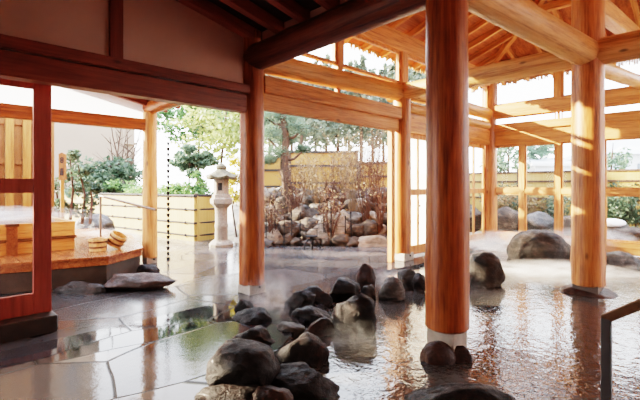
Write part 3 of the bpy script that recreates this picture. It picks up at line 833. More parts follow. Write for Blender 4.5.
# sign post
p = at(62.2, 222, 8.35); sp = thing('sign_post', 'wooden stake with an orange plaque and two brushed characters behind the bath tub', 'sign', (p.x, p.y, 0))
beam_obj('stake', (p.x, p.y, -.2), (p.x, p.y, EYE + (HY - 178) / F * 8.35), .06, .06, M['stake'], sp)
yaw = Matrix.Rotation(-math.pi / 4 - .15, 4, 'Z')
pm = Matrix.Translation((at(62.5, 166, 8.25).x, at(62.5, 166, 8.25).y, 0)) @ yaw
zt, zb = EYE + (HY - 152.5) / F * 8.25, EYE + (HY - 180) / F * 8.25
mb = MB(); prism_pts = [(-.07, zb), (.07, zb), (.07, zt - .03), (.0, zt), (-.07, zt - .03)]
mb.add([(a, -.02, b) for a, b in prism_pts] + [(a, .02, b) for a, b in prism_pts], [(0, 1, 2, 3, 4), (9, 8, 7, 6, 5)] + [(i, 5 + i, 5 + (i + 1) % 5, (i + 1) % 5) for i in range(5)])
pq = mb.build('plaque', M['plaque'], sp, mtx=pm)
def glyph(cz, strokes):
    mb = MB()
    for (x0, z0, x1, z1) in strokes: mb.bar((x0, -.022, cz + z0), (x1, -.022, cz + z1), .004, .026, (0, 1, 0) if False else (0, 0, 1) if abs(x1 - x0) > abs(z1 - z0) else (1, 0, 0))
    mb.build('lettering', M['ink'], pq, mtx=pm)
hgt = zt - zb
glyph(zb + hgt * .72, [(-.02, .045, -.02, -.045), (.028, .045, .028, -.045), (-.02, .045, .028, .045), (-.02, 0, .028, 0), (-.02, -.045, .028, -.045)])
glyph(zb + hgt * .30, [(-.035, .05, .04, .05), (.003, .075, .003, -.06), (-.03, .015, .035, .015), (-.035, -.02, .04, -.02), (-.03, -.06, .035, -.06), (-.025, .03, -.025, -.06), (.028, .03, .028, -.06)])

# handrail by the deck
hp = at(100.5, 196, 8.3); he = at(156, 210, 7.35)
hr = thing('handrail', 'slim steel handrail sloping from the deck to the slim veranda post', 'handrail', (hp.x, hp.y, 0))
MB().tube([(hp.x, hp.y, .0), (hp.x, hp.y, hp.z - .01)], .022, 12).build('upright', M['steel'], hr, smooth=True)
MB().tube([hp + (hp - he).normalized() * .03, hp, he], .024, 12).build('rail', M['steel'], hr, smooth=True)

# boulder behind the deck and stones under it
o = rock_px('garden_boulder', 75, 113, 213, 243, M['rock_grey'], 41, None, Y=10.2, facets=3, rough=.05); tag(o, 'round smooth grey boulder behind the deck handrail', 'rock')
o = rock_px('step_stone', 104, 177, 273, 294, M['rock_red'], 43, None, deep=.5, facets=14, rough=.12, sink=.02); tag(o, 'long flat reddish step stone below the corner of the deck', 'rock')
o = rock_px('edge_rock', 50, 112, 281, 303, M['rock_wet'], 44, None, deep=.4, sink=.05, Y=5.45, facets=14, rough=.16); tag(o, 'dark wet stone at the foot of the deck plinth beside the sliding door', 'rock')
o = rock_px('edge_rock', 132, 160, 264, 276, M['rock_wet'], 45, None, deep=.6, sink=.05); tag(o, 'small dark stone at the foot of the slim veranda post', 'rock')

# rain chain
rp = C(-2.90, 8.02); rc = thing('rain_chain', 'hanging black rain chain of small cups beside the slim veranda post', 'rain chain', (rp.x, rp.y, 0))
z = 2.74; k = 0
while z > .02:
    if z > 2.25:
        MB().tube([(rp.x, rp.y, z), (rp.x + (.008 if k % 2 else 0), rp.y + (0 if k % 2 else .008), z - .06)], .007, 6).build('link', M['iron'], rc)
        z -= .10
    else:
        big = (k % 2 == 0)
        MB().lathe((rp.x, rp.y, z - .07), [(.012, 0), (.024 if big else .02, .02), (.034 if big else .028, .066), (.028 if big else .022, .066), (.012, .02)], 10).build('cup', M['iron'], rc, smooth=True)
        MB().tube([(rp.x, rp.y, z), (rp.x, rp.y, z - .11)], .006, 5).build('link', M['iron'], rc)
        z -= .105
    k += 1

# ================================================================= PATIO FENCE, LANTERN
bfz = 1.16
fc = C(-3.15, 10.6); fe = C(-9.2, 15.2); fs_ = C(-2.72, 11.25)
bb = thing('bamboo_fence', 'low pale bamboo fence with dark rope ties turning a corner by the stone lantern', 'fence', (fc.x, fc.y, 0))
def wallslab(p, q, z0, z1, th):
    p = Vector(p); q = Vector(q); d = (q - p).normalized(); nrm = Vector((-d.y, d.x, 0)) * th / 2
    mb = MB()
    vs = [p - nrm, q - nrm, q + nrm, p + nrm]
    mb.add([(v.x, v.y, z0) for v in vs] + [(v.x, v.y, z1) for v in vs], [(3, 2, 1, 0), (4, 5, 6, 7), (0, 1, 5, 4), (1, 2, 6, 5), (2, 3, 7, 6), (3, 0, 4, 7)])
    return mb
wallslab(fc, fe, .0, bfz, .07).build('bamboo_panel', M['bamboo'], bb)
wallslab(fc + (fs_ - fc).normalized() * .036, fs_, .0, bfz, .07).build('bamboo_panel', M['bamboo'], bb)
nv = C(-.6, -.8).normalized()
for z in (.14, .46, .80, 1.15):
    a = fc + C(0, -.05); b_ = fe + C(-.03, -.04); c_ = fs_ + C(.05, 0)
    mb = MB().tube([(b_.x, b_.y, z), (a.x, a.y, z), (c_.x, c_.y, z)], .022 if z < 1.1 else .035, 8)
    ob = mb.build('bamboo_rail', M['rope'], bb)
    L = (b_ - a).length
    for i in range(7):
        p = a.lerp(b_, (i + .5) / (L / .75)); rr = .045
        MB().lathe((p.x, p.y, z - .035), [(.02, 0), (rr, .02), (rr, .05), (.02, .07)], 8).build('knot', M['rope'], ob)
for p in (fc + C(-.02, .16), fc.lerp(fe, .35) + C(.06, .09), fc.lerp(fe, .7) + C(.06, .09)):
    MB().tube([(p.x, p.y, -.2), (p.x, p.y, bfz + .05)], .04, 10).build('fence_post', M['bark'], bb)

lc = C(-2.29, 9.75)
ln = thing('stone_lantern', 'weathered granite garden lantern with a mossy roof beside the bamboo fence', 'stone lantern', (lc.x, lc.y, 0))
def lat(name, prof, n=24, mat='granite', a0=0.0, sm=True): return MB().lathe((lc.x, lc.y, 0), prof, n, a0).build(name, M[mat], ln, smooth=sm)
lat('base', [(.27, -.1), (.28, .06), (.24, .11), (.20, .13), (.19, .15)], 12, sm=False)
lat('shaft', [(.15, .14), (.142, .42), (.16, .47), (.142, .52), (.142, .84), (.155, .90)], 24)
lat('platform', [(.15, .89), (.25, .99), (.26, 1.0), (.26, 1.10), (.22, 1.13), (.21, 1.20), (.19, 1.21)], 6, a0=.3, sm=False)
lat('light_box', [(.175, 1.20), (.175, 1.56)], 6, a0=.3, sm=False)
for ang in range(6):
    a = .3 + math.pi / 3 * (ang + .5); rr = .175 * math.cos(math.pi / 6)
    m = Matrix.Translation((lc.x + rr * math.cos(a), lc.y + rr * math.sin(a), 1.385)) @ Matrix.Rotation(a, 4, 'Z')
    if ang % 2 == 1: MB().box((-.01, -.045, -.085), (.004, .045, .085)).build('opening', M['dark'], ln, mtx=m)  # dark plate on the solid box, painting the hollow's shade
# six-sided roof with upturned corners
N = 36; vs = []; fs = []
prof = [(.20, 1.56, 0), (.34, 1.545, 1), (.36, 1.60, 1), (.27, 1.665, .4), (.16, 1.74, 0), (.10, 1.79, 0), (.03, 1.80, 0)]
for r, z, up in prof:
    for k in range(N):
        a = .3 + 2 * math.pi * k / N; t = abs(((k % 6) / 6.0) - .5) * 2
        rr = r * (.90 + .10 * t) if up else r
        vs.append((lc.x + rr * math.cos(a), lc.y + rr * math.sin(a), z + .045 * up * t ** 2))
for i in range(len(prof) - 1):
    for k in range(N): fs.append((i * N + k, i * N + (k + 1) % N, (i + 1) * N + (k + 1) % N, (i + 1) * N + k))
fs += [tuple(reversed(range(N))), tuple((len(prof) - 1) * N + k for k in range(N))]
MB().add(vs, fs).build('lantern_roof', M['granite_moss'], ln, smooth=True)
lat('finial', [(.08, 1.77), (.12, 1.81), (.12, 1.86), (.06, 1.91), (.01, 1.93)], 14, 'granite_moss')

# ================================================================= MIDDLE GARDEN
# iron stand
ip = gp(311.5, 249.5, 0.0); ist = thing('iron_stand', 'small black iron stand with curved legs on the patio before the rock bank', 'stand', (ip.x, ip.y, 0))
rt = C(1, 0).normalized(); fw_ = C(0, 1).normalized()
def ipt(dx, dz_, dy=0.0): return ip + (rt * dx + fw_ * dy + Vector((0, 0, dz_))) * 1.1
for dx, dy in ((-.15, -.02), (.18, .0), (0.0, -.12), (.02, .14)):
    MB().tube([ipt(0, .20), ipt(dx * .45, .195, dy * .45), ipt(dx * .8, .12, dy * .8), ipt(dx * 1.0, .0, dy)], [.022, .02, .017, .014], 8).build('leg', M['iron'], ist, smooth=True)
MB().lathe(ipt(0, .18), [(.03, 0), (.035, .05), (.025, .08)], 12).build('hub', M['iron'], ist)
MB().lathe(ipt(0, .255), [(.13, 0), (.135, .012), (.13, .024)], 20).build('seat_plate', M['iron'], ist)
MB().tube([ipt(-.11, .27), ipt(-.11, .42)], .008, 6).tube([ipt(.11, .27), ipt(.11, .42)], .008, 6).tube([ipt(-.13, .42), ipt(.13, .42)], .008, 6).build('back_frame', M['iron'], ist)

# rope fence of thin stakes along the rock bank
rf = thing('rope_fence', 'thin dark stakes strung with rope along the patio edge before the rock bank', 'fence', C(-.6, 9.9, 0))
prev = None; mbr = MB()
for i, (x, h) in enumerate(((266, .75), (276, .95), (284, .7), (292, .9), (300, .8), (324, .85), (331, .95), (345, .7), (352, .8))):
    p = gp(x, 246 - (i % 2)); rng = random.Random(i)
    MB().tube([(p.x, p.y, -.2), (p.x + rng.uniform(-.03, .03), p.y + rng.uniform(-.03, .03), h)], .013, 6).build('stake', M['iron'], rf)
    q = Vector((p.x, p.y, h * .62))
    if prev is not None:
        m_ = (prev + q) / 2 - Vector((0, 0, .06)); mbr.tube([prev, m_, q], .006, 5)
    prev = q
mbr.build('rope', M['rope'], rf)

# rock bank
rng = random.Random(12)
bank = []
rows = [(9.95, -.02, .34, 17), (10.3, .2, .42, 16), (10.7, .42, .46, 16), (11.2, .66, .46, 15), (11.8, .88, .46, 15), (12.5, 1.02, .42, 14), (13.1, 1.1, .4, 12)]
for ri, (Y, zb_, sz, cnt) in enumerate(rows):
    for i in range(cnt):
        px = 246 + (404 - 246) * (i + .5 + rng.uniform(-.25, .25)) / cnt
        X = (px - 320) / F * Y
        w = sz * rng.uniform(.75, 1.35); h = w * rng.uniform(.6, .95)
        pale = rng.random()
        m = M['rock_tan'] if pale < .60 else (M['rock_pale'] if pale < .76 else M['rock_grey'])
        o = rock_obj('bank_rock', C(X, Y + rng.uniform(-.15, .15), zb_ + h * .35), (w * 1.15, w, h * 1.15), m, 100 + ri * 20 + i, rot=rng.uniform(0, 6), sub=3, facets=12, rough=.2)
        tag(o, 'weathered rock piled in the garden bank beyond the patio, below the tan bamboo screen', 'rock', 'rocks of the garden bank')
prism([C(-1.9, 10.1), C(2.6, 10.0), C(3.6, 13.5), C(-2.6, 13.5)], -.3, .0)
mb = MB(); mb.add([C(-2.0, 9.95, -.3), C(2.7, 9.8, -.3), C(4.2, 13.2, 1.0), C(-2.8, 13.2, 1.0), C(-3.2, 17, 1.1), C(6, 17, 1.1)], [(0, 1, 2, 3), (3, 2, 5, 4)])
struct(mb.build('ground_bank', M['earth']))
o = rock_px('slab_rock', 352, 392, 235, 252, M['rock_pale'], 171, None, Y=9.7, deep=.7, facets=5, rough=.06); tag(o, 'broad pale slab rock at the patio edge beside the door post', 'rock')
o = rock_px('slab_rock', 262, 282, 228, 247, M['rock_pale'], 172, None, Y=9.9, deep=.7, facets=5, rough=.06); tag(o, 'pale rock at the patio edge next to the post on the paved floor', 'rock')
o = rock_px('slab_rock', 296, 352, 214, 247, M['rock_pale'], 173, None, Y=10.0, deep=.5, facets=12, rough=.16); tag(o, 'large tan rock directly behind the small iron stand', 'rock')

# tan bamboo screens
def screen(x0, x1, yt, yb, Y, label, skew=0.0):
    p = at(x0, yt, Y); q = at(x1, yt, Y + skew); zt = p.z; zb_ = EYE + (HY - yb) / F * Y - .3
    t = thing('bamboo_screen', label, 'screen', (p.x, p.y, zb_), None)
    p2 = Vector((p.x, p.y, 0)); q2 = Vector((q.x, q.y, 0))
    wallslab(p2, q2, zb_, zt, .04).build('screen_panel', M['bamboo_tan'], t)
    for z in (zt - 1.5, zt - 1.0, zt - .45, zt):
        MB().bar((*(p2 + C(0, -.04)).xy, z), (*(q2 + C(0, -.04)).xy, z), .05, .07).build('screen_rail', M['rope'], t)
    for pp in (p2, q2): MB().tube([(pp.x, pp.y, zb_ - .6), (pp.x, pp.y, zt + .06)], .05, 8).build('screen_post', M['bark'], t)
screen(243, 287, 157, 205, 14.2, 'tan bamboo screen behind the pine trunk beyond the patio')
screen(290, 357, 152, 202, 13.6, 'wider tan bamboo screen above the rock bank, right of the pine trunk')
screen(360, 398, 163, 206, 14.0, 'tan bamboo screen above the rock bank near the door post')

# bare shrubs on the bank
sh = [(272, 9.95, .15, .9, 't'), (296, 10.7, .45, 1.3, 't'), (318, 11.2, .6, 1.3, 'p'), (336, 10.9, .5, 1.5, 't'), (352, 10.6, .4, 1.7, 'p'), (366, 10.3, .3, 1.8, 't'), (380, 10.1, .15, 1.9, 't'), (342, 11.8, .8, 1.6, 'p'), (374, 11.6, .8, 1.9, 't'), (306, 11.9, .9, 1.2, 'p'), (330, 10.0, .05, 1.1, 't')]
for i, (px, Y, z, h, k) in enumerate(sh):
    rng = random.Random(300 + i); p = C((px - 320) / F * Y, Y, z)
    t = thing('bare_shrub', 'leafless reddish winter shrub growing among the rocks of the bank' if k == 't' else 'pale dry winter shrub with withered leaves among the rocks of the bank', 'shrub', p, 'winter shrubs on the bank')
    mb = MB(); tips = branches(mb, p, h * 1.2, 26, .5, rng, .010, 6); mb.build('stem', M['twig'] if k == 't' else M['twig_pale'], t)
    mb = MB()
    for q in tips:
        leaves(mb, q, (.10, .10, .10), 2 if k == 'p' else 1, .032, rng)
    mb.build('withered_leaves', M['leaf_dry'], t)

# pine by the bank
def limb(mb, pts, r0, r1, n=9):
    N = len(pts); mb.tube(pts, [r0 + (r1 - r0) * i / (N - 1) for i in range(N)], n)
pp = at(291, 205, 11.0)
pn = thing('pine_tree', 'pine with a leaning dark trunk and blue-green needle pads between the bamboo screens', 'tree', (pp.x, pp.y, .5))
mb = MB(); trunk_pts = [at(292, 212, 11), at(287, 190, 11), at(284, 165, 11), at(286, 140, 11), at(283, 115, 11), at(285, 85, 11.1)]
limb(mb, trunk_pts, .14, .07); 
for a, b in (((284, 150), (268, 138)), ((285, 140), (304, 128)), ((284, 125), (266, 118)), ((286, 160), (302, 152))): limb(mb, [at(*a, 11), at((a[0] + b[0]) / 2, (a[1] + b[1]) / 2 + 3, 11), at(*b, 11)], .045, .02, 6)
mb.build('trunk', M['bark'], pn, smooth=True)
mb = MB(); rng = random.Random(8)
for (x, y, rx, rz_) in ((267, 132, .42, .22), (277, 152, .36, .16), (298, 128, .38, .2), (266, 160, .3, .14), (290, 118, .4, .2), (272, 115, .35, .2), (303, 149, .25, .12), (260, 122, .3, .2), (286, 140, .3, .15)):
    needles(mb, at(x, y, 11 + rng.uniform(-.4, .4)), (rx, rx, rz_), 420, .11, .007, rng)
mb.build('needles', M['leaf_pine'], pn)

# far trees beyond the screens
def tree(name, label, x, Y, z0, ytop, r, mat, seed, n=2600, leaf=.16, group=None, cat='tree', trunk=.12, zlow=.35, shape='round', clusters=26, bark='bark'):
    rng = random.Random(seed); p = C((x - 320) / F * Y, Y, z0); zt = EYE + (HY - ytop) / F * Y; H = zt - z0
    t = thing(name, label, cat, p, group)
    mb = MB(); limb(mb, [p, p + Vector((rng.uniform(-.1, .1), rng.uniform(-.1, .1), H * .4)), p + Vector((rng.uniform(-.2, .2), rng.uniform(-.2, .2), H * .92))], trunk, trunk * .25, 8)
    for k in range(7):
        a = rng.uniform(0, 6.28); zb_ = z0 + H * rng.uniform(zlow, .85)
        s_ = Vector((p.x, p.y, zb_)); e_ = s_ + Vector((math.cos(a) * r * .8, math.sin(a) * r * .8, H * rng.uniform(.02, .14)))
        mb.tube([s_, s_.lerp(e_, .5) + Vector((0, 0, .05)), e_], [trunk * .35, trunk * .22, trunk * .08], 5, False)
    mb.build('trunk', M[bark], t)
    mb = MB()
    if shape == 'round':
        leaves(mb, p + Vector((0, 0, H * (zlow + 1) / 2)), (r, r, H * (1 - zlow) / 2), n, leaf, rng, clusters, .35)
    else:
        for k in range(clusters):
            f = (k + .5) / clusters; z = z0 + H * (zlow + (1 - zlow) * f); rr = r * (1 - f) ** .8 + .1
            a = k * 2.4; c = p + Vector((math.cos(a) * rr * .55, math.sin(a) * rr * .55, 0)); c.z = z
            leaves(mb, c, (rr * .6, rr * .6, H * .07), n // clusters, leaf, rng, 0, droop=.5)
    mb.build('foliage', M[mat], t)
    return t
rng = random.Random(21)
for i in range(18):
    x = 246 + i * 11.5
    tree('conifer', 'tall grey-green conifer standing far behind the tan bamboo screens', x, 21 + (i * 7 % 5) * 1.6, 1.0, 60 + (i * 5 % 7) * 2.2, 1.5 + .25 * (i % 3), 'leaf_far', 500 + i, 1150, .19, 'conifers beyond the garden', trunk=.13, zlow=.42, shape='cone', clusters=16)

# trees behind the low bamboo fence
tree('leafy_tree', 'pale yellow-green leafy tree rising behind the stone lantern', 222, 13.5, 0, 92, 1.55, 'leaf_yellow', 601, 2300, .10, trunk=.07, zlow=.50, clusters=34)
tree('leafy_tree', 'taller mid-green tree behind the yellow-green one, under the veranda eave', 198, 16.0, 0, 96, 1.5, 'leaf_mid', 602, 2200, .12, trunk=.10, zlow=.62, clusters=26)
t = tree('pine_tree', 'dark low pine crown over the bamboo fence, right of the rain chain', 191, 12.6, 0, 146, .62, 'leaf_pine', 603, 2200, .09, trunk=.05, zlow=.62, clusters=14)
tree('shrub', 'golden shrub beside the stone lantern roof', 237, 10.9, 0, 158, .32, 'leaf_gold', 604, 900, .06, cat='shrub', trunk=.025, zlow=.35, clusters=12)
tree('conifer', 'dark green conifer far behind the left part of the bamboo fence', 110, 15.9, 0, 152, 1.1, 'leaf_dark', 605, 2600, .11, trunk=.10, zlow=.15, clusters=40)
tree('conifer', 'lower dark conifer in front of the beige building corner', 94, 15.4, 0, 168, .7, 'leaf_pine', 606, 1800, .12, trunk=.07, zlow=.2, clusters=20)
for i, (x, Y, yt, r, lab) in enumerate(((105, 16.4, 181, .8, 'light green clipped shrub behind the bamboo fence, nearest the handrail'), (128, 15.2, 179, .85, 'light green clipped shrub behind the bamboo fence, just left of the slim post'), (152, 14.2, 178, .75, 'light green clipped shrub behind the bamboo fence, directly behind the slim post'), (176, 13.2, 182, .65, 'light green shrub behind the bamboo fence, just right of the rain chain'), (196, 12.3, 176, .55, 'rounded bright green shrub behind the corner of the bamboo fence'))):
    tree('clipped_shrub', lab, x, Y, 0, yt, r, 'leaf_hedge' if i < 4 else 'leaf_mid', 620 + i, 1900, .07, cat='shrub', trunk=.03, zlow=.15, clusters=22)
p = at(119, 190, 17)
t = thing('bare_tree', 'thin leafless tree behind the dark conifer on the left', 'tree', (p.x, p.y, 0)); mb = MB()
branches(mb, (p.x, p.y, 0), 4.3, 7, .9, random.Random(5), .05, 9); mb.build('branches', M['bark'], t)

# camellia behind the sign
p = C(-5.15, 9.1)
cm = thing('camellia_bush', 'dark leafy bush with crooked stems beside the wooden sign', 'bush', (p.x, p.y, 0))
rng = random.Random(77); mb = MB()
stems = [((70, 222), (73, 190), (70, 158)), ((82, 224), (85, 195), (78, 165)), ((60, 222), (57, 195), (56, 178)), ((90, 224), (92, 200), (90, 185))]
for st in stems: limb(mb, [at(*st[0], 9.2), at(*st[1], 9.25), at(*st[2], 9.2)], .035, .012, 7)
mb.build('stem', M['bark'], cm)
mb = MB()
for (x, y, r) in ((72, 160, .22), (80, 172, .26), (88, 186, .28), (76, 190, .2), (92, 200, .22), (57, 186, .22), (58, 205, .2), (70, 208, .2), (84, 212, .22), (66, 176, .16), (88, 170, .14), (96, 188, .14), (74, 154, .14)):
    leaves(mb, at(x, y, 9.2 + rng.uniform(-.3, .3)), (r, r, r * .8), 115, .062, rng)
mb.build('foliage', M['leaf_dark'], cm)

# buildings behind
bd = thing('neighbour_building', 'plain beige rendered building behind the bush at the left', 'building', C(-12, 20, 0))
q0 = at(134, 150, 19.5); q1 = at(-10, 150, 16.5)
qm = at(98, 150, 18.7)
wallslab(Vector((q0.x, q0.y, 0)), Vector((q1.x, q1.y, 0)), -.2, 4.35, .3).build('wall', M['building'], bd)
wallslab(Vector((qm.x, qm.y, 0)), Vector((q1.x, q1.y, 0)), 4.36, 9.5, .3).build('upper_wall', M['building'], bd)
for k in range(3):
    pw = Vector((qm.x, qm.y, 0)).lerp(Vector((q1.x, q1.y, 0)), .2 + .3 * k)
    MB().bar((pw.x, pw.y, 6.0), (pw.x, pw.y, 7.4), .36, 1.0, (1, 1, 0)).build('window', M['windowdark'], bd)
qq = at(124, 150, 19.0)
MB().tube([(qq.x, qq.y, -.2), (qq.x, qq.y, 4.2)], .05, 8).build('drainpipe', M['building'], bd)
MB().bar((qq.x, qq.y, 3.35), (q0.x, q0.y, 3.35), .35, .10).build('ledge', M['building'], bd)

# ================================================================= RIGHT GARDEN (outside the glass wall)
rfz = 1.85
rg = thing('bamboo_fence', 'tall tan bamboo fence seen through the right glazed wall', 'fence', (14.6, 2, 0))
wallslab((14.6, 9.6, 0), (14.6, -6, 0), -.2, rfz, .06).build('bamboo_panel', M['bamboo'], rg)
for z in (.4, 1.0, 1.55, rfz): MB().bar((14.55, 9.6, z), (14.55, -6, z), .04, .05).build('bamboo_rail', M['bark'], rg)
for v in (9.5, 7.4, 5.2, 3.1, 1.0, -1.2): MB().tube([(14.55, v, -.2), (14.55, v, rfz + .12)], .06, 8).build('fence_post', M['bark'], rg)
for i, (px, Y, z, w, h, m, lab) in enumerate((
    (509, 12.2, .0, 1.0, .9, 'rock_tan', 'tan rock outside the glass next to the far corner post'),
    (540, 12.0, .0, 1.2, .75, 'rock_grey', 'grey rock outside the glass behind the large pool boulder'),
    (573, 11.2, .0, 1.0, .7, 'rock_tan', 'tan rock outside the glass behind the sunlit pool post'),
    (612, 10.6, .0, .8, .62, 'rock_grey', 'snow-capped grey rock outside the glass right of the sunlit pool post'),
    (636, 10.2, -.05, 1.1, .5, 'rock_tan', 'low tan rock outside the glass at the right picture edge'),
    (470, 13.4, .0, .9, .9, 'rock_tan', 'tan rock outside the glass between the door and the corner post'))):
    o = rock_obj('garden_rock', C((px - 320) / F * Y, Y, z + h * .4), (w, w * .8, h), M[m], 700 + i, sub=3); tag(o, lab, 'rock')
    if i == 3:
        rock_obj('snow_cap', o.location + Vector((0, 0, h * .36)), (w * .8, w * .62, h * .35), M['snow'], 720, parent=o, sub=3, facets=2, rough=.06)
for i, (px, Y, h) in enumerate(((505, 12.6, 1.3), (533, 12.8, 1.1), (566, 12.2, 1.2), (612, 11.4, 1.2), (630, 11.2, 1.3), (622, 12.0, 1.5))):
    rng = random.Random(740 + i); p = C((px - 320) / F * Y, Y, -.1)
    lab = ['shrub with dark leaves outside the glass near the far corner post', 'shrub with dark leaves outside the glass above the large pool boulder', 'shrub with dark leaves outside the glass just left of the sunlit pool post', 'shrub with dark leaves outside the glass behind the snow-capped rock', 'shrub with dark leaves outside the glass at the right picture edge', 'taller dark shrub against the bamboo fence outside the glass at the right'][i]
    t = thing('garden_shrub', lab, 'shrub', p); mb = MB(); tips = branches(mb, p, h, 12, .5, rng, .012, 4); mb.build('stem', M['twig_pale'] if i < 3 else M['bark'], t)
    mb = MB()
    for q in tips: leaves(mb, q, (.14, .14, .14), 9 if i < 3 else 16, .06, rng)
    mb.build('foliage', M['leaf_dry'] if i < 2 else M['leaf_dark'], t)
tree('conifer', 'dark-branched conifer behind the bamboo fence near the far corner post', 508, 17, 0, 118, 1.0, 'leaf_pine', 801, 900, .13, trunk=.08, zlow=.3, clusters=20)
tree('conifer', 'sparse conifer behind the bamboo fence left of the second mullion', 540, 19, 0, 134, 1.2, 'leaf_pine', 802, 700, .14, trunk=.08, zlow=.35, clusters=18)
tree('conifer', 'small conifer behind the bamboo fence beside the pale blue house', 610, 15, 0, 136, .6, 'leaf_pine', 803, 600, .10, trunk=.06, zlow=.3, clusters=14)
hs = thing('house', 'pale blue-grey house with a light roof behind the fence at the right', 'house', C(17, 22, 0))
def orient_box(cx, cy, w, d, z0, z1):
    return [C(cx - w / 2, cy - d / 2), C(cx + w / 2, cy - d / 2), C(cx + w / 2, cy + d / 2), C(cx - w / 2, cy + d / 2)]
prism(orient_box(18.5, 23, 7, 5, 0, 0), 0, 3.0).build('wall', M['houseblue'], hs)
b_ = orient_box(18.5, 23, 7.8, 5.8, 0, 0)
mb = MB(); r1_ = C(16.2, 23, 4.0); r2_ = C(20.8, 23, 4.0)
mb.add([(p.x, p.y, 2.95) for p in b_] + [r1_, r2_], [(0, 1, 5, 4), (1, 2, 5), (2, 3, 4, 5), (3, 0, 4), (3, 2, 1, 0)]); mb.build('roof', M['houseroof'], hs)
for x in (16.0, 18.0, 20.2):
    prism(orient_box(x, 20.48, 1.0, .06, 0, 0), 1.4, 2.5).build('window', M['windowdark'], hs)
sh_ = thing('shed', 'small grey shed behind the bamboo fence between the mullions', 'shed', C(9.8, 18, 0))
prism(orient_box(9.9, 18.5, 1.6, 1.4, 0, 0), 0, 2.3).build('wall', M['houseblue'], sh_)
b_ = orient_box(9.9, 18.5, 2.0, 1.8, 0, 0); mb = MB(); mb.add([(p.x, p.y, 2.25 + (.35 if i > 1 else 0)) for i, p in enumerate(b_)] + [(p.x, p.y, 2.35 + (.35 if i > 1 else 0)) for i, p in enumerate(b_)], [(3, 2, 1, 0), (4, 5, 6, 7), (0, 1, 5, 4), (1, 2, 6, 5), (2, 3, 7, 6), (3, 0, 4, 7)]); mb.build('roof', M['houseroof'], sh_)

for i, (px, Y, h, lab) in enumerate(((500, 13.3, 1.5, 'bushy dark shrub outside the glass against the fence beside the corner post'), (518, 13.6, 1.2, 'low bushy dark shrub outside the glass against the fence behind the first mullion'), (551, 13.0, 1.0, 'low bushy dark shrub outside the glass against the fence behind the second mullion'), (640, 12.2, 1.7, 'tall bushy shrub outside the glass against the fence at the right picture edge'))):
    rng = random.Random(760 + i); p = C((px - 320) / F * Y, Y, -.1); t = thing('garden_shrub', lab, 'shrub', p)
    mb = MB(); tips = branches(mb, p, h, 14, .5, rng, .012, 4); mb.build('stem', M['bark'], t)
    mb = MB()
    for q in tips: leaves(mb, q, (.13, .13, .13), 10, .055, rng)
    mb.build('foliage', M['leaf_dark'], t)
# ================================================================= POOL ROCKS
def pr_(name, x0, x1, y0, y1, m, seed, label='', **kw): return rock_px(name, x0, x1, y0, y1, M[m], seed, label, **kw)
E = 'edge_rock'
pr_(E, 207, 280, 341, 395, 'rock_wet', 1, 'large rounded dark boulder at the near end of the pool edge on a flat stone', deep=.9, facets=6, rough=.06)
pr_(E, 194, 274, 384, 410, 'rock_wet', 2, 'flat dark stone under the large rounded boulder at the near end', Y=2.68, deep=.6)
pr_(E, 250, 296, 386, 412, 'rock_red', 3, 'small reddish stone at the bottom edge beside the flat dark stone', Y=2.62, deep=.7)
pr_(E, 273, 330, 333, 374, 'rock_wet', 4, 'dark square-shouldered boulder behind the low slab of the pool edge', deep=.8, Y=3.35)
pr_(E, 264, 340, 369, 408, 'rock_wet', 5, 'broad low slab rock right of the large rounded boulder, touching the water', Y=2.82, deep=.7)
pr_(E, 231, 278, 326, 348, 'rock_wet', 6, 'low glossy dark stone lying flat on the paving behind the large rounded boulder', deep=.7)
pr_(E, 228, 276, 308, 334, 'rock_wet', 7, 'rounded dark stone behind the low glossy one, on the paved side', deep=.7, Y=4.3)
pr_(E, 275, 306, 322, 336, 'rock_grey', 8, 'flat wet pale stone between the dark boulders of the pool edge', deep=.9, Y=4.05)
pr_(E, 303, 336, 317, 338, 'rock_red', 9, 'small reddish brown rock beside the flat wet pale stone', deep=.8, Y=4.05)
pr_(E, 331, 378, 293, 340, 'rock_wet', 10, 'big angular rough boulder standing in the water at the middle of the pool edge', deep=.9, facets=12, rough=.12, base=WATER)
pr_(E, 284, 316, 290, 312, 'rock_wet', 11, 'round dark boulder on the paved side in the middle of the pool edge', deep=.8)
pr_(E, 302, 333, 286, 306, 'rock_wet', 12, 'dark rock with a flat top between the round boulder and the square one', deep=.8)
pr_(E, 328, 361, 277, 300, 'rock_wet', 13, 'square dark boulder behind the big angular boulder', deep=.9)
pr_(E, 356, 376, 263, 290, 'rock_red', 54, facets=3, rough=.07, label='upright narrow brown stone standing near the far end of the pool edge', deep=.8)
pr_(E, 290, 332, 306, 324, 'rock_wet', 15, 'low flat dark rock in front of the round boulder', deep=.7, Y=4.45)
pr_(E, 362, 376, 285, 299, 'rock_grey', 16, 'small stone at the foot of the upright narrow stone', deep=.8)
pr_(E, 378, 405, 276, 300, 'rock_grey', 17, 'low slanted grey rock in the steam right of the upright narrow stone', deep=.8)
pr_(E, 398, 418, 268, 289, 'rock_grey', 18, 'squarish grey rock below the door post', deep=.8)
pr_(E, 413, 428, 273, 292, 'rock_wet', 19, 'small dark rock below the glazed wooden door, half behind the near post', deep=.8)
pr_(E, 234, 258, 299, 314, 'rock_wet', 20, 'small dark stone on the paving in front of the floor post', deep=.8)
pr_(E, 404, 522, 385, 432, 'rock_wet', 21, 'large dark wet rock cut by the bottom edge of the picture', Y=2.42, deep=.5, facets=6, rough=.06)
pr_('pool_rock', 464, 504, 252, 290, 'rock_brown', 22, 'brown humped boulder in the pool just right of the near post', base=WATER, deep=.8, facets=0, rough=.10)
pr_('pool_rock', 509, 570, 230, 277, 'rock_brown', 23, 'large rounded mottled boulder in the steaming pool before the glazed wall', base=WATER, deep=.9, facets=0, rough=.09, Y=8.0)
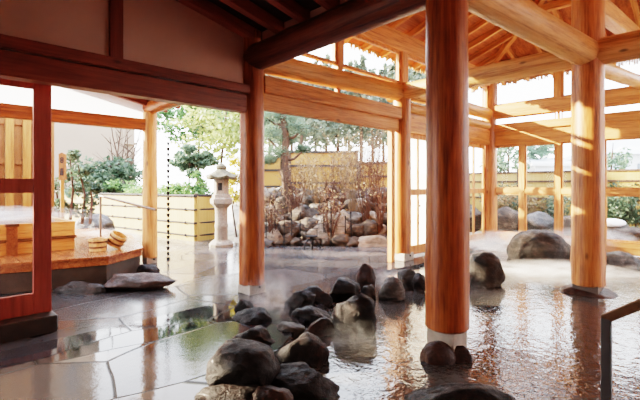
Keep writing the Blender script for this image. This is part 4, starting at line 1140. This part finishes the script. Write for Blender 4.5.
pr_('pool_rock', 600, 644, 252, 282, 'rock_grey', 24, 'low grey boulder in the pool right of the sunlit post', base=WATER, deep=.8, Y=7.4)
o = rock_obj('base_stone', C((438 - 320) / F * 3.52, 3.52, -.06), (.31, .26, .32), M['rock_red'], 25, facets=3, rough=.05); tag(o, 'oval brown stone at the left foot of the nearest pool post', 'rock')
o = rock_obj('base_stone', C((461 - 320) / F * 3.50, 3.50, -.07), (.18, .16, .28), M['rock_red'], 26, facets=3, rough=.05); tag(o, 'small stone at the right foot of the nearest pool post', 'rock')
o = rock_obj('base_stone', (P588.x, P588.y, -.075), (.68, .68, .24), M['rock_red'], 27, facets=3, rough=.04); tag(o, 'round flat stone under the sunlit pool post', 'rock')

# pool handrail
ht = thing('pool_handrail', 'dark square-section handrail rising from the pool at the lower right', 'handrail', C(1.56, 2.28, WATER))
a = C((606.5 - 320) / F * 2.28, 2.28, EYE + (HY - 318) / F * 2.28)
e = C(1.80, 1.98, EYE + (HY - 279) / F * 1.98)
beam_obj('upright', (a.x, a.y, -.6), (a.x, a.y, a.z + .0), .046, .046, M['rail'], ht, .005)
e2 = e + (e - a) * 1.2
d_ = (e - a).normalized()
MB().bar(a - d_ * .015, e2, .04, .05).build('rail', M['railtop'], ht, bevel=.006)
beam_obj('upright', (e2.x, e2.y, 0), (e2.x, e2.y, e2.z), .046, .046, M['rail'], ht, .005)

# ================================================================= STEAM
def steam(c, r, dens, label):
    me = bpy.data.meshes.new('steam'); bm = bmesh.new(); bmesh.ops.create_icosphere(bm, subdivisions=3, radius=1.0); bm.to_mesh(me); bm.free()
    me.materials.append(M['steam'])
    o = bpy.data.objects.new('steam', me); COL.objects.link(o)
    o.location = c; o.scale = r; o.rotation_euler = (0, 0, -math.pi / 4)
    o['density'] = float(dens)
    tag(o, label, 'steam', None, 'stuff'); return o
steam(at(548, 279, 7.1), (1.7, .8, .34), 9.0, 'white steam low over the water before the large mottled boulder')
steam(at(502, 250, 9.5), (1.3, .8, .50), 7.0, 'white steam hanging at the foot of the far corner post')
steam(at(580, 244, 9.3), (1.4, .7, .42), 4.0, 'thin white steam behind the large mottled boulder')
steam(at(632, 280, 6.4), (.9, .6, .22), 1.5, 'thin steam over the water right of the sunlit post')
steam(at(450, 292, 6.0), (1.3, .8, .24), .8, 'thin steam over the water behind the near post')
steam(at(395, 285, 6.5), (.6, .5, .33), 2.8, 'warm steam curling between the rocks below the door post')
steam(at(270, 305, 4.8), (.38, .35, .42), 3.2, 'steam rising in front of the floor post')
steam(at(350, 352, 3.9), (.50, .4, .32), 2.8, 'steam blowing off the water beside the big angular boulder')
steam(Vector((.9, 8.25, .95)), (1.9, .8, .16), 4.0, 'low white steam over the cypress bath tub')
steam(at(105, 238, 8.8), (.9, .7, .24), 2.6, 'steam drifting over the deck by the round boulder')

# ================================================================= LIGHT, SKY, CAMERA
w = bpy.data.worlds.new('sky'); scene.world = w; w.use_nodes = True
nt = w.node_tree
for nd in list(nt.nodes): nt.nodes.remove(nd)
g = NT(nt)
tc = g.n('ShaderNodeTexCoord'); sx = g.n('ShaderNodeSeparateXYZ'); g.l(tc.outputs['Generated'], sx.inputs[0])
colr = g.ramp(sx.outputs[2], [(.0, (.95, .95, .94)), (.25, (.92, .95, 1.0)), (1.0, (.62, .76, 1.0))])
bg = g.n('ShaderNodeBackground'); g.l(colr, bg.inputs[0]); bg.inputs[1].default_value = 5.4
o_ = g.n('ShaderNodeOutputWorld'); g.l(bg.outputs[0], o_.inputs[0])

sd = bpy.data.lights.new('sun', 'SUN'); sd.energy = 20.0; sd.angle = math.radians(.8); sd.color = (1.0, .84, .62)
so = bpy.data.objects.new('sun', sd); COL.objects.link(so)
el = math.radians(19.8)
ts = C(-math.cos(el) * .98, math.cos(el) * .20, 0); ts.z = math.sin(el)
so.rotation_euler = (-ts).to_track_quat('-Z', 'Y').to_euler()
so.location = (0, 20, 20)

cam = bpy.data.cameras.new('camera'); co = bpy.data.objects.new('camera', cam); COL.objects.link(co)
cam.sensor_width = 36; cam.sensor_fit = 'HORIZONTAL'; cam.lens = 36 * F / 640
cam.shift_y = -(200 - HY) / 640
cam.clip_start = .05; cam.clip_end = 200
co.location = (0, 0, EYE); co.rotation_euler = (math.pi / 2, 0, -math.pi / 4)
scene.camera = co
# unseen fill lights added behind the camera to brighten near post and door
for i, (X, Y) in enumerate(((-1.2, -1.0), (1.2, -1.2))):
    ld = bpy.data.lights.new('fill_light', 'AREA'); ld.energy = 7; ld.size = .6; ld.color = (1.0, .62, .36)
    lo = bpy.data.objects.new('fill_light', ld); COL.objects.link(lo); lo.location = C(X, Y, 3.0)

scene.view_settings.view_transform = 'Filmic'
scene.view_settings.look = 'High Contrast'
scene.view_settings.exposure = 0.85
try:
    scene.cycles.denoising_prefilter = 'FAST'
    scene.cycles.max_bounces = 8; scene.cycles.transparent_max_bounces = 16; scene.cycles.volume_bounces = 3
    scene.cycles.sample_clamp_indirect = 6.0
except Exception: pass
